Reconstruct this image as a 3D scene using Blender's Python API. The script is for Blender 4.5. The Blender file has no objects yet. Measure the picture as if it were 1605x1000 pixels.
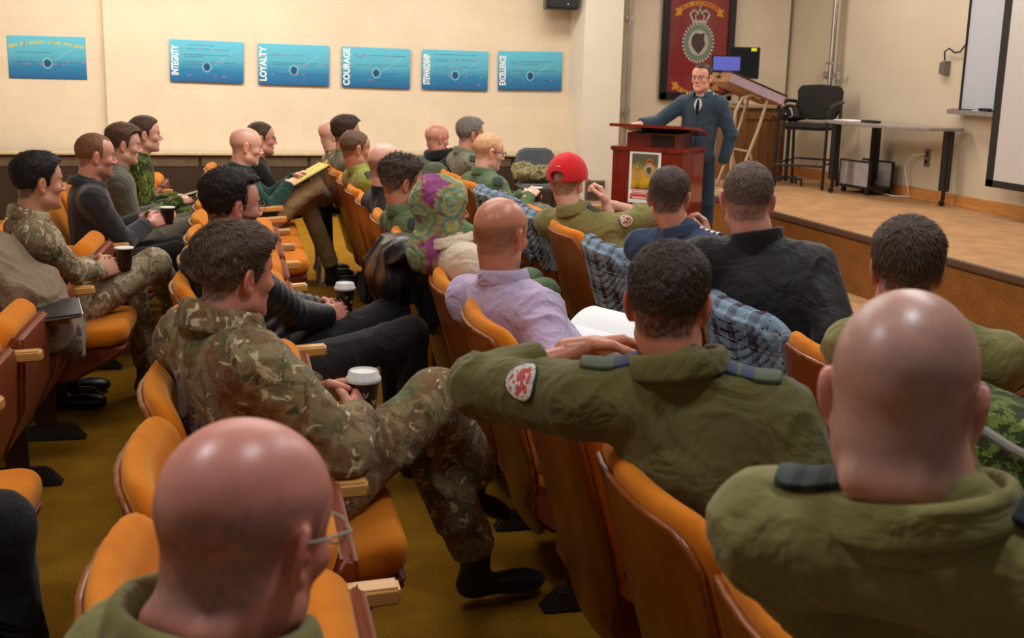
import bpy, bmesh, math, random
import numpy as np
from mathutils import Vector, Matrix, Euler
random.seed(7); rng = np.random.default_rng(7)
C = bpy.context.scene.collection
PI = math.pi

# ------------------------------------------------------------------ camera
CAM_H = 1.66
def make_camera():
    f = 1850.0; pitch, roll, yaw = (math.radians(a) for a in (12.2, 1.43, 15.4))
    cy, sy, cp, sp = math.cos(yaw), math.sin(yaw), math.cos(pitch), math.sin(pitch)
    F = Vector((sy*cp, cy*cp, -sp)); R = Vector((cy, -sy, 0)); U = R.cross(F)
    c, s = math.cos(roll), math.sin(roll)
    R2 = c*R + s*U; U2 = -s*R + c*U
    cd = bpy.data.cameras.new('camera'); cam = bpy.data.objects.new('camera', cd); C.objects.link(cam)
    m = Matrix((( R2.x, U2.x, -F.x, 0), (R2.y, U2.y, -F.y, 0), (R2.z, U2.z, -F.z, CAM_H), (0, 0, 0, 1)))
    cam.matrix_world = m
    cd.sensor_width = 36; cd.lens = f/1605*36; cd.clip_start = 0.05; cd.clip_end = 60
    cd.dof.use_dof = True; cd.dof.focus_distance = 4.6; cd.dof.aperture_fstop = 7.0
    bpy.context.scene.camera = cam
make_camera()
# ------------------------------------------------------------------ world, exposure
w = bpy.data.worlds.new('world'); bpy.context.scene.world = w; w.use_nodes = True
w.node_tree.nodes['Background'].inputs[0].default_value = (1.0, 0.93, 0.84, 1)
w.node_tree.nodes['Background'].inputs[1].default_value = 0.09
vs = bpy.context.scene.view_settings
vs.view_transform = 'Standard'; vs.look = 'None'; vs.gamma = 1; vs.use_curve_mapping = False; vs.exposure = 0.0
# ------------------------------------------------------------------ ceiling lights of the room (area lights)
def area(name, loc, size, power, col=(1, .95, .88), rot=(0, 0, 0), spread=180):
    ld = bpy.data.lights.new(name, 'AREA'); ld.shape = 'RECTANGLE'; ld.size = size[0]; ld.size_y = size[1]
    ld.energy = power; ld.color = col; ld.spread = math.radians(spread)
    o = bpy.data.objects.new(name, ld); C.objects.link(o); o.location = loc; o.rotation_euler = rot
    return o
WARM = (1, .93, .84); COOL = (.95, .96, 1)
area('ceiling_light_by_wall', (-.3, 11.0, 3.35), (3.2, .6), 150, WARM, (math.radians(14), 0, 0))
area('ceiling_light_by_wall', (3.0, 11.0, 3.35), (2.2, .6), 70, WARM, (math.radians(14), 0, 0))
area('ceiling_light_hall', (1.6, 7.2, 3.38), (2.6, .5), 75, (1, .97, .92))
area('ceiling_light_hall', (.6, 4.6, 3.38), (2.6, .5), 38, (1, .96, .90))
area('ceiling_light_hall', (2.8, 3.6, 3.38), (.6, 2.0), 36, (.96, .97, 1))
area('ceiling_light_stage', (5.9, 9.6, 3.38), (.6, 4.0), 56, (1, .95, .88))
area('ceiling_light_stage', (4.6, 6.6, 3.38), (.6, 2.0), 45, (1, .96, .92))
area('ceiling_light_rear', (-.9, 1.9, 3.38), (.32, .32), 26, (.95, .97, 1))
area('ceiling_light_rear', (1.1, 1.3, 3.38), (.32, .32), 20, (.95, .97, 1))

# ------------------------------------------------------------------ tagging helpers
def tag(o, label=None, cat=None, group=None, kind=None):
    if label: o['label'] = label
    if cat: o['category'] = cat
    if group: o['group'] = group
    if kind: o['kind'] = kind
    return o
def thing(name, loc=(0, 0, 0), rz=0, label=None, cat=None, group=None, rot=None):
    o = bpy.data.objects.new(name, None); C.objects.link(o); o.empty_display_size = .1
    o.location = loc; o.rotation_euler = rot if rot else (0, 0, rz)
    return tag(o, label, cat, group)
def link_mesh(name, me, mats, parent=None, smooth=True):
    o = bpy.data.objects.new(name, me); C.objects.link(o)
    for m in (mats if isinstance(mats, (list, tuple)) else [mats]): me.materials.append(m)
    if smooth: me.polygons.foreach_set('use_smooth', [True]*len(me.polygons))
    if parent: o.parent = parent
    return o
def copy_tree(o, parent=None):
    c = o.copy(); C.objects.link(c)
    if parent: c.parent = parent
    for ch in list(o.children): copy_tree(ch, c)
    return c

# ------------------------------------------------------------------ mesh builder
class MB:
    def __init__(s): s.v = []; s.f = []; s.m = []
    def add(s, v, f, m=0):
        n = len(s.v); s.v += [tuple(map(float, p)) for p in v]; s.f += [tuple(i+n for i in q) for q in f]; s.m += [m]*len(f); return s
    def box(s, c, d, R=None, m=0, taper=1.0):
        x, y, z = d[0]/2, d[1]/2, d[2]/2; V = []
        for k in (-1, 1):
            t = taper if k > 0 else 1
            for a, b in ((-1, -1), (1, -1), (1, 1), (-1, 1)): V.append(Vector((a*x*t, b*y*t, k*z)))
        if R is not None: V = [R @ p for p in V]
        V = [p + Vector(c) for p in V]
        return s.add(V, [(3, 2, 1, 0), (4, 5, 6, 7), (0, 1, 5, 4), (1, 2, 6, 5), (2, 3, 7, 6), (3, 0, 4, 7)], m)
    def tube(s, pts, r, n=10, m=0, caps=True):
        pts = [Vector(p) for p in pts]; rs = r if isinstance(r, (list, tuple)) else [r]*len(pts)
        up = None; V = []; F = []
        for i, p in enumerate(pts):
            t = (pts[min(i+1, len(pts)-1)] - pts[max(i-1, 0)]).normalized()
            if up is None: up = t.orthogonal().normalized()
            up = (up - t*up.dot(t)).normalized(); b = t.cross(up)
            for k in range(n):
                a = 2*PI*k/n; V.append(p + (up*math.cos(a) + b*math.sin(a))*rs[i])
        for i in range(len(pts)-1):
            for k in range(n):
                F.append((i*n+k, i*n+(k+1) % n, (i+1)*n+(k+1) % n, (i+1)*n+k))
        if caps: F.append(tuple(range(n-1, -1, -1))); F.append(tuple(range((len(pts)-1)*n, len(pts)*n)))
        return s.add(V, F, m)
    def lathe(s, prof, n=24, c=(0, 0, 0), R=None, m=0):
        V = []; F = []
        for (r, z) in prof:
            for k in range(n):
                a = 2*PI*k/n; V.append(Vector((r*math.cos(a), r*math.sin(a), z)))
        if R is not None: V = [R @ p for p in V]
        V = [p + Vector(c) for p in V]
        for i in range(len(prof)-1):
            for k in range(n): F.append((i*n+k, i*n+(k+1) % n, (i+1)*n+(k+1) % n, (i+1)*n+k))
        F.append(tuple(range(n-1, -1, -1))); F.append(tuple(range((len(prof)-1)*n, len(prof)*n)))
        return s.add(V, F, m)
    def prism(s, poly, z0, z1, R=None, c=(0, 0, 0), m=0):
        n = len(poly); V = [Vector((x, y, z0)) for x, y in poly] + [Vector((x, y, z1)) for x, y in poly]
        if R is not None: V = [R @ p for p in V]
        V = [p + Vector(c) for p in V]
        F = [tuple(range(n-1, -1, -1)), tuple(range(n, 2*n))] + [(i, (i+1) % n, n+(i+1) % n, n+i) for i in range(n)]
        return s.add(V, F, m)
    def build(s, name, mats, parent=None, smooth=False, bevel=0, seg=2, auto=False):
        me = bpy.data.meshes.new(name); me.from_pydata(s.v, [], s.f)
        me.polygons.foreach_set('material_index', s.m)
        bm = bmesh.new(); bm.from_mesh(me); bmesh.ops.recalc_face_normals(bm, faces=bm.faces[:])
        if bevel:
            ed = [e for e in bm.edges if len(e.link_faces) == 2 and e.calc_face_angle(0) > .6]
            bmesh.ops.bevel(bm, geom=ed, offset=bevel, segments=seg, affect='EDGES', clamp_overlap=True)
        bm.to_mesh(me); bm.free(); me.update()
        o = link_mesh(name, me, mats, parent, smooth=False)
        if smooth or bevel:
            for p in me.polygons: p.use_smooth = True
            me.set_sharp_from_angle(angle=math.radians(42))
        return o
def RZ(a): return Matrix.Rotation(a, 3, 'Z')
def RY(a): return Matrix.Rotation(a, 3, 'Y')
def RX(a): return Matrix.Rotation(a, 3, 'X')
def npR(M): return np.array([list(r) for r in M])

# ------------------------------------------------------------------ materials
def newmat(name):
    m = bpy.data.materials.new(name); m.use_nodes = True
    nt = m.node_tree; b = nt.nodes['Principled BSDF']; return m, nt, b
def N(nt, t, **kw):
    n = nt.nodes.new(t)
    for k, v in kw.items():
        if hasattr(n, k): setattr(n, k, v)
    return n
def S(n, **kw):
    for k, v in kw.items():
        k = k.replace('_', ' ')
        if k in n.inputs: n.inputs[k].default_value = v
    return n
def coords(nt, kind='Object', scale=(1, 1, 1), rot=(0, 0, 0)):
    t = N(nt, 'ShaderNodeTexCoord'); mp = N(nt, 'ShaderNodeMapping')
    mp.inputs['Scale'].default_value = scale; mp.inputs['Rotation'].default_value = rot
    nt.links.new(t.outputs[kind], mp.inputs[0]); return mp.outputs[0]
def noise(nt, vec, scale, detail=4, rough=.5, dist=0):
    n = N(nt, 'ShaderNodeTexNoise'); S(n, Scale=scale, Detail=detail, Roughness=rough, Distortion=dist)
    nt.links.new(vec, n.inputs['Vector']); return n.outputs['Fac']
def ramp(nt, fac, stops, interp='LINEAR'):
    r = N(nt, 'ShaderNodeValToRGB'); e = r.color_ramp; e.interpolation = interp
    while len(e.elements) > 1: e.elements.remove(e.elements[0])
    for i, (p, c) in enumerate(stops):
        el = e.elements[0] if i == 0 else e.elements.new(p)
        el.position = p; el.color = (*c[:3], 1)
    nt.links.new(fac, r.inputs[0]); return r.outputs[0]
def mixc(nt, fac, a, b, blend='MIX'):
    n = N(nt, 'ShaderNodeMix'); n.data_type = 'RGBA'; n.blend_type = blend
    for s_, v in ((n.inputs[0], fac), (n.inputs[6], a), (n.inputs[7], b)):
        if isinstance(v, (int, float)): s_.default_value = v
        elif isinstance(v, (tuple, list)): s_.default_value = (*v[:3], 1)
        else: nt.links.new(v, s_)
    return n.outputs[2]
def bump(nt, b, h, strength, dist=.01, prev=None):
    n = N(nt, 'ShaderNodeBump'); S(n, Strength=strength, Distance=dist); nt.links.new(h, n.inputs['Height'])
    if prev is not None: nt.links.new(prev, n.inputs['Normal'])
    nt.links.new(n.outputs[0], b.inputs['Normal']); return n.outputs[0]
def col(b, nt, v):
    if isinstance(v, (tuple, list)): b.inputs['Base Color'].default_value = (*v[:3], 1)
    else: nt.links.new(v, b.inputs['Base Color'])
def srgb(r, g, b_):
    return tuple(((c/255)/12.92 if c/255 <= .04045 else ((c/255+.055)/1.055)**2.4) for c in (r, g, b_))
def plain(name, c, rough=.5, metal=0, var=.12, scale=12, bmp=0, bscale=60, coat=0, spec=.5):
    m, nt, b = newmat(name); v = coords(nt)
    n = noise(nt, v, scale, 4)
    c2 = tuple(x*(1-var) for x in c); c3 = tuple(min(1, x*(1+var)) for x in c)
    col(b, nt, ramp(nt, n, [(.3, c2), (.7, c3)]))
    b.inputs['Roughness'].default_value = rough; b.inputs['Metallic'].default_value = metal
    b.inputs['Coat Weight'].default_value = coat; b.inputs['Specular IOR Level'].default_value = spec
    if bmp: bump(nt, b, noise(nt, v, bscale, 5), bmp, .005)
    return m
def cloth(name, c, rough=.85, fold=.5, weave=.25, var=.15, sheen=.15, scale=7):
    """woven fabric: colour variation by wear, crease bump and fine weave bump"""
    m, nt, b = newmat(name); v = coords(nt)
    cc = c if not isinstance(c, (tuple, list)) else None
    n = noise(nt, v, 9, 5, .6)
    col(b, nt, ramp(nt, n, [(.25, tuple(x*(1-var) for x in c)), (.75, tuple(min(1, x*(1+var)) for x in c))]))
    b.inputs['Roughness'].default_value = rough; b.inputs['Sheen Weight'].default_value = sheen
    b.inputs['Specular IOR Level'].default_value = .25
    cloth_bump(nt, b, v, fold, weave, scale)
    return m
def cloth_bump(nt, b, v, fold, weave, scale=7):
    n1 = noise(nt, v, scale, 3, .55, 1.2)
    p = bump(nt, b, n1, fold, .035)
    n2 = noise(nt, v, 260, 2)
    bump(nt, b, n2, weave, .002, p)
def camo(name, cols, scale=9, stretch=(1, 1, .55), light=None, fold=.5, dark=None):
    """blotched camouflage cloth: distorted noise cut into flat colours; light = pale branch strokes"""
    m, nt, b = newmat(name); v = coords(nt, 'Object', stretch)
    n = noise(nt, v, scale, 3, .55, .9)
    k = len(cols); st = []
    lo, hi = .36, .62
    for i, c in enumerate(cols): st.append((0 if i == 0 else lo + (hi-lo)*(i-1)/(max(1, k-2)), c))
    base = ramp(nt, n, st, 'CONSTANT')
    if dark:
        v2 = coords(nt, 'Object', (1.3, .9, 1.0), (.4, .8, .2))
        n2 = noise(nt, v2, scale*1.7, 3, .6, 1.6)
        f = ramp(nt, n2, [(0, (0, 0, 0)), (.60, (1, 1, 1))], 'CONSTANT'); base = mixc(nt, f, base, dark)
    if light:
        v3 = coords(nt, 'Object', (1.6, .7, 1.6), (.9, .3, .5))
        n3 = noise(nt, v3, scale*1.35, 3, .55, 1.4)
        f = ramp(nt, n3, [(0, (0, 0, 0)), (.615, (1, 1, 1))], 'CONSTANT'); base = mixc(nt, f, base, light)
    fine = ramp(nt, noise(nt, v, 60, 2), [(.3, (.82, .82, .82)), (.7, (1.1, 1.1, 1.1))])
    col(b, nt, mixc(nt, 1.0, base, fine, 'MULTIPLY'))
    b.inputs['Roughness'].default_value = .88; b.inputs['Sheen Weight'].default_value = .1; b.inputs['Specular IOR Level'].default_value = .25
    cloth_bump(nt, b, coords(nt), fold, .25)
    return m
def wood(name, c1, c2, scale=(1, 12, 12), rough=.4, coat=.2, rot=(0, 0, 0)):
    m, nt, b = newmat(name); v = coords(nt, 'Object', scale, rot)
    n = noise(nt, v, 3.2, 6, .6, .8)
    col(b, nt, ramp(nt, n, [(.28, c1), (.5, tuple((a+d)/2 for a, d in zip(c1, c2))), (.72, c2)]))
    b.inputs['Roughness'].default_value = rough; b.inputs['Coat Weight'].default_value = coat
    bump(nt, b, n, .08, .002)
    return m
def attr_mat(name, rough=.5, sss=0, bmp=.1, bscale=180, spec=.5, aname='Col', blotch=.12):
    m, nt, b = newmat(name); a = N(nt, 'ShaderNodeAttribute'); a.attribute_name = aname
    v = coords(nt); n = noise(nt, v, 22, 5, .65)
    f = ramp(nt, n, [(.25, (1-blotch,)*3), (.75, (1+blotch*.6, 1+blotch*.2, 1+blotch*.2))])
    col(b, nt, mixc(nt, 1.0, a.outputs['Color'], f, 'MULTIPLY'))
    b.inputs['Roughness'].default_value = rough; b.inputs['Specular IOR Level'].default_value = spec
    if sss:
        b.inputs['Subsurface Weight'].default_value = sss; b.inputs['Subsurface Radius'].default_value = (1, .35, .2); b.inputs['Subsurface Scale'].default_value = .008
    if bmp: bump(nt, b, noise(nt, v, bscale, 3), bmp, .002)
    return m
def emis(name, c, s):
    m, nt, b = newmat(name); col(b, nt, (0, 0, 0)); b.inputs['Emission Color'].default_value = (*c, 1); b.inputs['Emission Strength'].default_value = s; return m
M = {}
M['skin'] = attr_mat('skin', .36, .12, .10, 220, .55)
M['hair'] = attr_mat('hair', .6, 0, .5, 140, .3, blotch=.25)
M['black_metal'] = plain('black_metal', (.012, .012, .014), .35, .0, .2)
M['dark_metal'] = plain('dark_metal', (.03, .022, .018), .42, .3, .2)
M['steel'] = plain('galvanised_steel', (.55, .55, .54), .35, .9, .15, 30)
M['chrome'] = plain('chrome', (.75, .75, .76), .15, 1, .05)
M['glass_frame'] = plain('glasses_frame', (.02, .02, .025), .3)
M['thin_frame'] = plain('thin_wire_frame', (.35, .33, .3), .3, .8)
M['white'] = plain('white_plastic', (.82, .80, .77), .4, 0, .03)
M['cup_brown'] = plain('cup_brown', (.035, .014, .010), .45, 0, .2)
# ------------------------------------------------------------------ implicit surfaces (bodies and clothes as one continuous skin)
def V3(*a): return np.array(a, dtype=np.float32)
def vlen(a): return np.sqrt((a*a).sum(-1))
def s_cone(P, a, b, ra, rb):
    a = np.asarray(a, np.float32); b = np.asarray(b, np.float32); d = b-a; L = float(d@d)+1e-9
    t = np.clip(((P-a)@d)/L, 0, 1)
    q = P-a-t[:, None]*d
    return vlen(q)-(ra+(rb-ra)*t)
def s_ell(P, c, r, R=None):
    q = P-np.asarray(c, np.float32)
    if R is not None: q = q@np.asarray(R, np.float32)
    r = np.asarray(r, np.float32); k0 = vlen(q/r); k1 = vlen(q/(r*r))+1e-6
    return k0*(k0-1)/k1
def s_box(P, c, h, R=None, r=.01):
    q = P-np.asarray(c, np.float32)
    if R is not None: q = q@np.asarray(R, np.float32)
    q = np.abs(q)-(np.asarray(h, np.float32)-r)
    return vlen(np.maximum(q, 0))+np.minimum(q.max(-1), 0)-r
def smin(a, b, k):
    h = np.clip(.5+.5*(b-a)/k, 0, 1); return b*(1-h)+a*h-k*h*(1-h)
def smax(a, b, k): return -smin(-a, -b, k)
def sm01(x): x = np.clip(x, 0, 1); return x*x*(3-2*x)
def vnoise(P, freq, seed=0):
    Q = P*freq; i = np.floor(Q).astype(np.int64); f = (Q-i).astype(np.float32); u = f*f*(3-2*f)
    out = 0
    for dx in (0, 1):
        for dy in (0, 1):
            for dz in (0, 1):
                h = (i[:, 0]+dx)*73856093 ^ (i[:, 1]+dy)*19349663 ^ (i[:, 2]+dz)*83492791 ^ (seed*2654435761)
                h = (h ^ (h >> 13))*1274126177 & 0x7fffffff; h = (h ^ (h >> 16)) & 0xffff
                wgt = (u[:, 0] if dx else 1-u[:, 0])*(u[:, 1] if dy else 1-u[:, 1])*(u[:, 2] if dz else 1-u[:, 2])
                out = out+wgt*(h/32767.5-1)
    return out
def surf(f, lo, hi, h, B=8, slack=1.5):
    """surface nets of f over the box, only near the surface; returns verts, quads"""
    lo = np.asarray(lo, float); hi = np.asarray(hi, float)
    nb = np.maximum(1, np.ceil((hi-lo)/h/B).astype(int)); n = nb*B
    cx = [lo[k]+h*(np.arange(nb[k])*B+(B-1)/2) for k in range(3)]
    G = np.stack(np.meshgrid(*cx, indexing='ij'), -1).reshape(-1, 3).astype(np.float32)
    fc = f(G).reshape(nb)
    rad = h*B*.87*slack+2*h
    act = np.abs(fc) < rad
    Fd = np.repeat(np.repeat(np.repeat(fc, B, 0), B, 1), B, 2).astype(np.float32)
    idx = np.argwhere(act)
    loc = np.stack(np.meshgrid(*[np.arange(B)]*3, indexing='ij'), -1).reshape(-1, 3)
    for s in range(0, len(idx), 400):
        blk = idx[s:s+400]
        ii = (blk[:, None, :]*B+loc[None]).reshape(-1, 3)
        Fd[ii[:, 0], ii[:, 1], ii[:, 2]] = f((lo+ii*h).astype(np.float32))
    sg = Fd < 0
    sg[0], sg[-1], sg[:, 0], sg[:, -1], sg[:, :, 0], sg[:, :, -1] = (False,)*6
    Fd = np.where(sg, Fd, np.maximum(Fd, 1e-5))
    cnt = np.zeros(tuple(n-1), np.int8)
    for a in (0, 1):
        for b in (0, 1):
            for c in (0, 1): cnt += sg[a:n[0]-1+a, b:n[1]-1+b, c:n[2]-1+c]
    cells = np.argwhere((cnt > 0) & (cnt < 8))
    vid = np.full(tuple(n-1), -1, np.int64); vid[cells[:, 0], cells[:, 1], cells[:, 2]] = np.arange(len(cells))
    acc = np.zeros((len(cells), 3)); num = np.zeros(len(cells))
    cor = [(a, b, c) for a in (0, 1) for b in (0, 1) for c in (0, 1)]
    for p in cor:
        for ax in range(3):
            if p[ax]: continue
            q = list(p); q[ax] = 1
            fa = Fd[cells[:, 0]+p[0], cells[:, 1]+p[1], cells[:, 2]+p[2]]; fb = Fd[cells[:, 0]+q[0], cells[:, 1]+q[1], cells[:, 2]+q[2]]
            m = (fa < 0) != (fb < 0); t = np.where(m, fa/(fa-fb+1e-12), 0)
            for k in range(3): acc[:, k] += np.where(m, p[k]+(t if k == ax else 0), 0)
            num += m
    V = lo+(cells+acc/np.maximum(num, 1)[:, None])*h
    Q = []
    for ax in range(3):
        o = [(0, 1, 2), (1, 2, 0), (2, 0, 1)][ax]
        sl0 = [slice(None)]*3; sl1 = [slice(None)]*3; sl0[ax] = slice(0, n[ax]-1); sl1[ax] = slice(1, n[ax])
        A = sg[tuple(sl0)]; Bq = sg[tuple(sl1)]
        e = np.argwhere(A != Bq); e = e[(e[:, o[1]] > 0) & (e[:, o[2]] > 0) & (e[:, o[1]] < n[o[1]]-1) & (e[:, o[2]] < n[o[2]]-1)]
        if not len(e): continue
        def g(d1, d2):
            t = e.copy(); t[:, o[1]] -= d1; t[:, o[2]] -= d2; return vid[t[:, 0], t[:, 1], t[:, 2]]
        q = np.stack([g(1, 1), g(0, 1), g(0, 0), g(1, 0)], 1)
        ins = A[e[:, 0], e[:, 1], e[:, 2]]
        q[~ins] = q[~ins][:, ::-1]
        Q.append(q)
    Q = np.concatenate(Q) if Q else np.zeros((0, 4), int)
    Q = Q[(Q >= 0).all(1)]
    return V, Q
def normals(f, V, e=.003):
    V = V.astype(np.float32); g = np.zeros_like(V)
    for k in range(3):
        d = np.zeros(3, np.float32); d[k] = e; g[:, k] = f(V+d)-f(V-d)
    return g/(vlen(g)[:, None]+1e-9)
def project(f, p, it=6):
    p = np.asarray(p, np.float32)[None]
    for _ in range(it): p = p-normals(f, p)*f(p)[:, None]*.9
    return p[0], normals(f, p)[0]
class Bag:
    """collects arrays of verts, quads and colours and makes one mesh"""
    def __init__(s): s.V = []; s.F = []; s.K = []; s.n = 0
    def add(s, V, Q, K=None):
        V = np.asarray(V, float); s.V.append(V); s.F.append(np.asarray(Q)+s.n)
        s.K.append(np.ones((len(V), 3)) if K is None else (np.tile(K, (len(V), 1)) if np.ndim(K) == 1 else K)); s.n += len(V)
    def mesh(s, name):
        V = np.concatenate(s.V); K = np.concatenate(s.K); Fs = [f for f in s.F if len(f)]
        me = bpy.data.meshes.new(name)
        me.vertices.add(len(V)); me.vertices.foreach_set('co', V.astype(np.float32).ravel())
        lt = np.concatenate([np.full(len(f), f.shape[1]) for f in Fs]); vi = np.concatenate([f.ravel() for f in Fs])
        me.loops.add(len(vi)); me.loops.foreach_set('vertex_index', vi.astype(np.int32))
        me.polygons.add(len(lt)); ls = np.concatenate([[0], np.cumsum(lt)[:-1]])
        me.polygons.foreach_set('loop_start', ls.astype(np.int32)); me.polygons.foreach_set('loop_total', lt.astype(np.int32))
        me.update(calc_edges=True); me.validate()
        a = me.color_attributes.new('Col', 'FLOAT_COLOR', 'POINT')
        a.data.foreach_set('color', np.concatenate([K, np.ones((len(K), 1))], 1).astype(np.float32).ravel())
        return me

# ------------------------------------------------------------------ heads (local frame: x forward, y left, z up, origin between the ears at eye height)
def head_core(P, o):
    d = s_ell(P, (-.012, 0, .032), (.096, .077, .086))
    d = smin(d, s_ell(P, (.028, 0, .030), (.062, .064, .062)), .03)
    d = smin(d, s_ell(P, (.032, 0, -.040), (.054, .056, .070)), .03)
    d = smin(d, s_ell(P, (.036, 0, -.086), (.048, .044*o.get('jaw', 1), .034)), .025)
    d = smin(d, s_cone(P, (.010, .046, -.072), (.010, -.046, -.072), .022*o.get('jaw', 1), .022*o.get('jaw', 1)), .03)
    return d
def head_face(P, d, o):
    d = smin(d, s_ell(P, (.074, 0, -.104), (.017, .020, .015)), .02)
    d = smin(d, s_cone(P, (.080, .024, .015), (.080, -.024, .015), .010, .010), .018)
    for s in (-1, 1):
        d = smin(d, s_ell(P, (.058, .044*s, -.026), (.022, .018, .018)), .02)
        d = smax(d, -s_ell(P, (.094, .031*s, -.002), (.018, .018, .011)), .012)
        lid = s_ell(P, (.0725, .031*s, -.002), (.0145, .0150, .0140))
        lid = smax(lid, -s_ell(P, (.090, .031*s, -.0035), (.016, .0125, .0042)), .002)
        d = smin(d, lid, .004)
    n = s_cone(P, (.086, 0, .004), (.1075, 0, -.030), .0078, .0105)
    for s in (-1, 1): n = smin(n, s_ell(P, (.097, .0125*s, -.036), (.011, .0075, .0075)), .008)
    d = smin(d, n, .010)
    d = smin(d, s_ell(P, (.080, 0, -.059), (.014, .024, .006)), .009)
    d = smin(d, s_ell(P, (.079, 0, -.069), (.013, .020, .0065)), .008)
    d = smax(d, -s_ell(P, (.097, 0, -.0637), (.010, .022, .0016)), .003)
    return d
def head_ears(P, d):
    for s in (-1, 1):
        R = npR(RZ(-s*.42) @ RX(-s*.12) @ RY(-.12))
        c = np.array((-.010, .080*s, -.010))
        e = s_ell(P, c, (.019, .0075, .033), R)
        off = R@np.array((.002, .007*s, .003))
        e = smax(e, -s_ell(P, c+off, (.0115, .0055, .022), R), .004)
        e = smin(e, s_ell(P, c+R@np.array((.010, .001*s, -.002)), (.006, .006, .009), R), .005)
        e = smin(e, s_ell(P, (-.006, .0755*s, -.036), (.009, .006, .010)), .008)
        d = smin(d, e, .009)
    return d
HL = np.array([(-.14, -.075), (-.095, -.078), (-.06, -.070), (-.036, -.045), (-.028, -.005), (-.02, .022), (.004, .024), (.010, -.020), (.022, -.018), (.027, .022), (.044, .046), (.060, .066), (.078, .074), (.10, .076)])
def hair_region(P, o):
    """positive inside the hair: above the hair line, minus a bald crown"""
    x = P[:, 0]; z = P[:, 2]; y = np.abs(P[:, 1])
    r = z-np.interp(x, HL[:, 0]-o.get('recede', 0)*sm01((HL[:, 1]-.02)/.04), HL[:, 1])
    r = r+o.get('lift', 0)
    temple = o.get('temple', .0)
    if temple: r = r-temple*sm01((y-.025)/.03)*sm01((x-.0)/.04)*sm01((z-.02)/.03)
    if 'bald' in o:                       # height above which the scalp is bare
        zb = o['bald']+.25*np.minimum(0, x+.03)*o.get('baldback', 1.0)
        r = np.minimum(r, (zb-z))
    return r+.004*vnoise(P, 70, 3)
def T4(R, t): return (np.asarray(R), np.asarray(t, float))
def build_head(o, Rh, ch, neck, res, bag):
    """adds the skin of head and neck to bag (world axes, relative to the person base)"""
    sc = o.get('size', 1.0)
    na0 = np.array((-.022, 0, -.045)); nl = (np.asarray(neck)-ch)@Rh/sc; nl = nl+(na0-nl)*.22
    na = np.array((-.022, 0, -.045)); nr = o.get('neck', .058)
    def f(P):
        P = P/sc
        d = head_core(P, o)
        d = head_face(P, d, o)
        d = smin(d, s_cone(P, na, nl+np.array((0, 0, .0)), nr, nr*1.05), .022)
        if o.get('roll'): d = smin(d, s_cone(P, (-.078, .03, -.085), (-.078, -.03, -.085), .020, .020), .02)
        return head_ears(P, d)*sc
    lo = np.minimum((-.135, -.115, -.16), nl-.09)*sc; hi = np.maximum((.14, .115, .135), nl+.09)*sc
    V, Q = surf(f, lo, hi, res)
    Pl = V/sc
    base = np.minimum(.92, np.array(o.get('skin', srgb(205, 150, 125)))*1.12)
    K = np.tile(base, (len(V), 1))
    def blend(K, m, c): return K*(1-m[:, None])+np.asarray(c)*m[:, None]
    y = np.abs(Pl[:, 1])
    red = base*np.array((1.06, .72, .68))
    K = blend(K, sm01(1-vlen(Pl-np.array((.105, 0, -.03)))/.03)*.6, red)
    K = blend(K, sm01((y-.074)/.012)*.55, red)
    K = blend(K, sm01(1-vlen((Pl-np.stack([np.full(len(V), .07), .045*np.sign(Pl[:, 1]), np.full(len(V), -.03)], 1)))/.035)*.4, red)
    K = blend(K, sm01(1-s_ell(Pl.astype(np.float32), (.09, 0, -.064), (.016, .025, .012))/.004)*.6, base*np.array((.85, .48, .45)))
    K = blend(K, sm01((-.1-Pl[:, 2])/.06)*.25, red)
    hc = o.get('haircol', (.05, .035, .025))
    bz = sm01(1-np.abs(Pl[:, 2]-.0165-.06*(y-.03)**1)/.006)*sm01((y-.012)/.006)*sm01((.056-y)/.008)*(Pl[:, 0] > .05)
    K = blend(K, bz*.75, hc)
    if o.get('stubble', 0):               # cropped hair that shows as a tint of the scalp
        g = hair_region(Pl.astype(np.float32), o)
        m = sm01(g/.022+.15)*o['stubble']*(1-sm01((y-.0775)/.006)*(np.abs(Pl[:, 0]+.012) < .03))
        m = m*(.85+.25*vnoise(Pl, 160, 5))
        K = blend(K, np.clip(m, 0, 1), hc)
    if o.get('beard', 0):
        m = sm01((-.030-Pl[:, 2]+.25*(Pl[:, 0]-.05)*(-1))/.012)*sm01((Pl[:, 2]+.125)/.02)*sm01((Pl[:, 0]+.002)/.02)
        m = m*(1-sm01(1-s_ell(Pl.astype(np.float32), (.09, 0, -.064), (.016, .022, .009))/.003))
        m = m*(vlen(Pl-np.array((.105, 0, -.03))) > .024)
        K = blend(K, m*o['beard'], o.get('beardcol', hc))
    bag.add(V@Rh.T+ch, Q, np.clip(K, 0, 1))
    for s in (-1, 1):                     # eyeballs
        u, v = np.meshgrid(np.linspace(0, PI, 9), np.linspace(0, 2*PI, 16, endpoint=False), indexing='ij')
        E = np.stack([np.cos(u), np.sin(u)*np.cos(v), np.sin(u)*np.sin(v)], -1).reshape(-1, 3)
        k = np.where((E[:, 0:1] > .87), np.array(o.get('eye', (.03, .02, .015))), np.array((.72, .68, .64)))
        q = [(i*16+j, i*16+(j+1) % 16, (i+1)*16+(j+1) % 16, (i+1)*16+j) for i in range(8) for j in range(16)]
        bag.add((E*.0118+np.array((.0728, .031*s, -.002)))*sc@Rh.T+ch, q, k)
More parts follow.
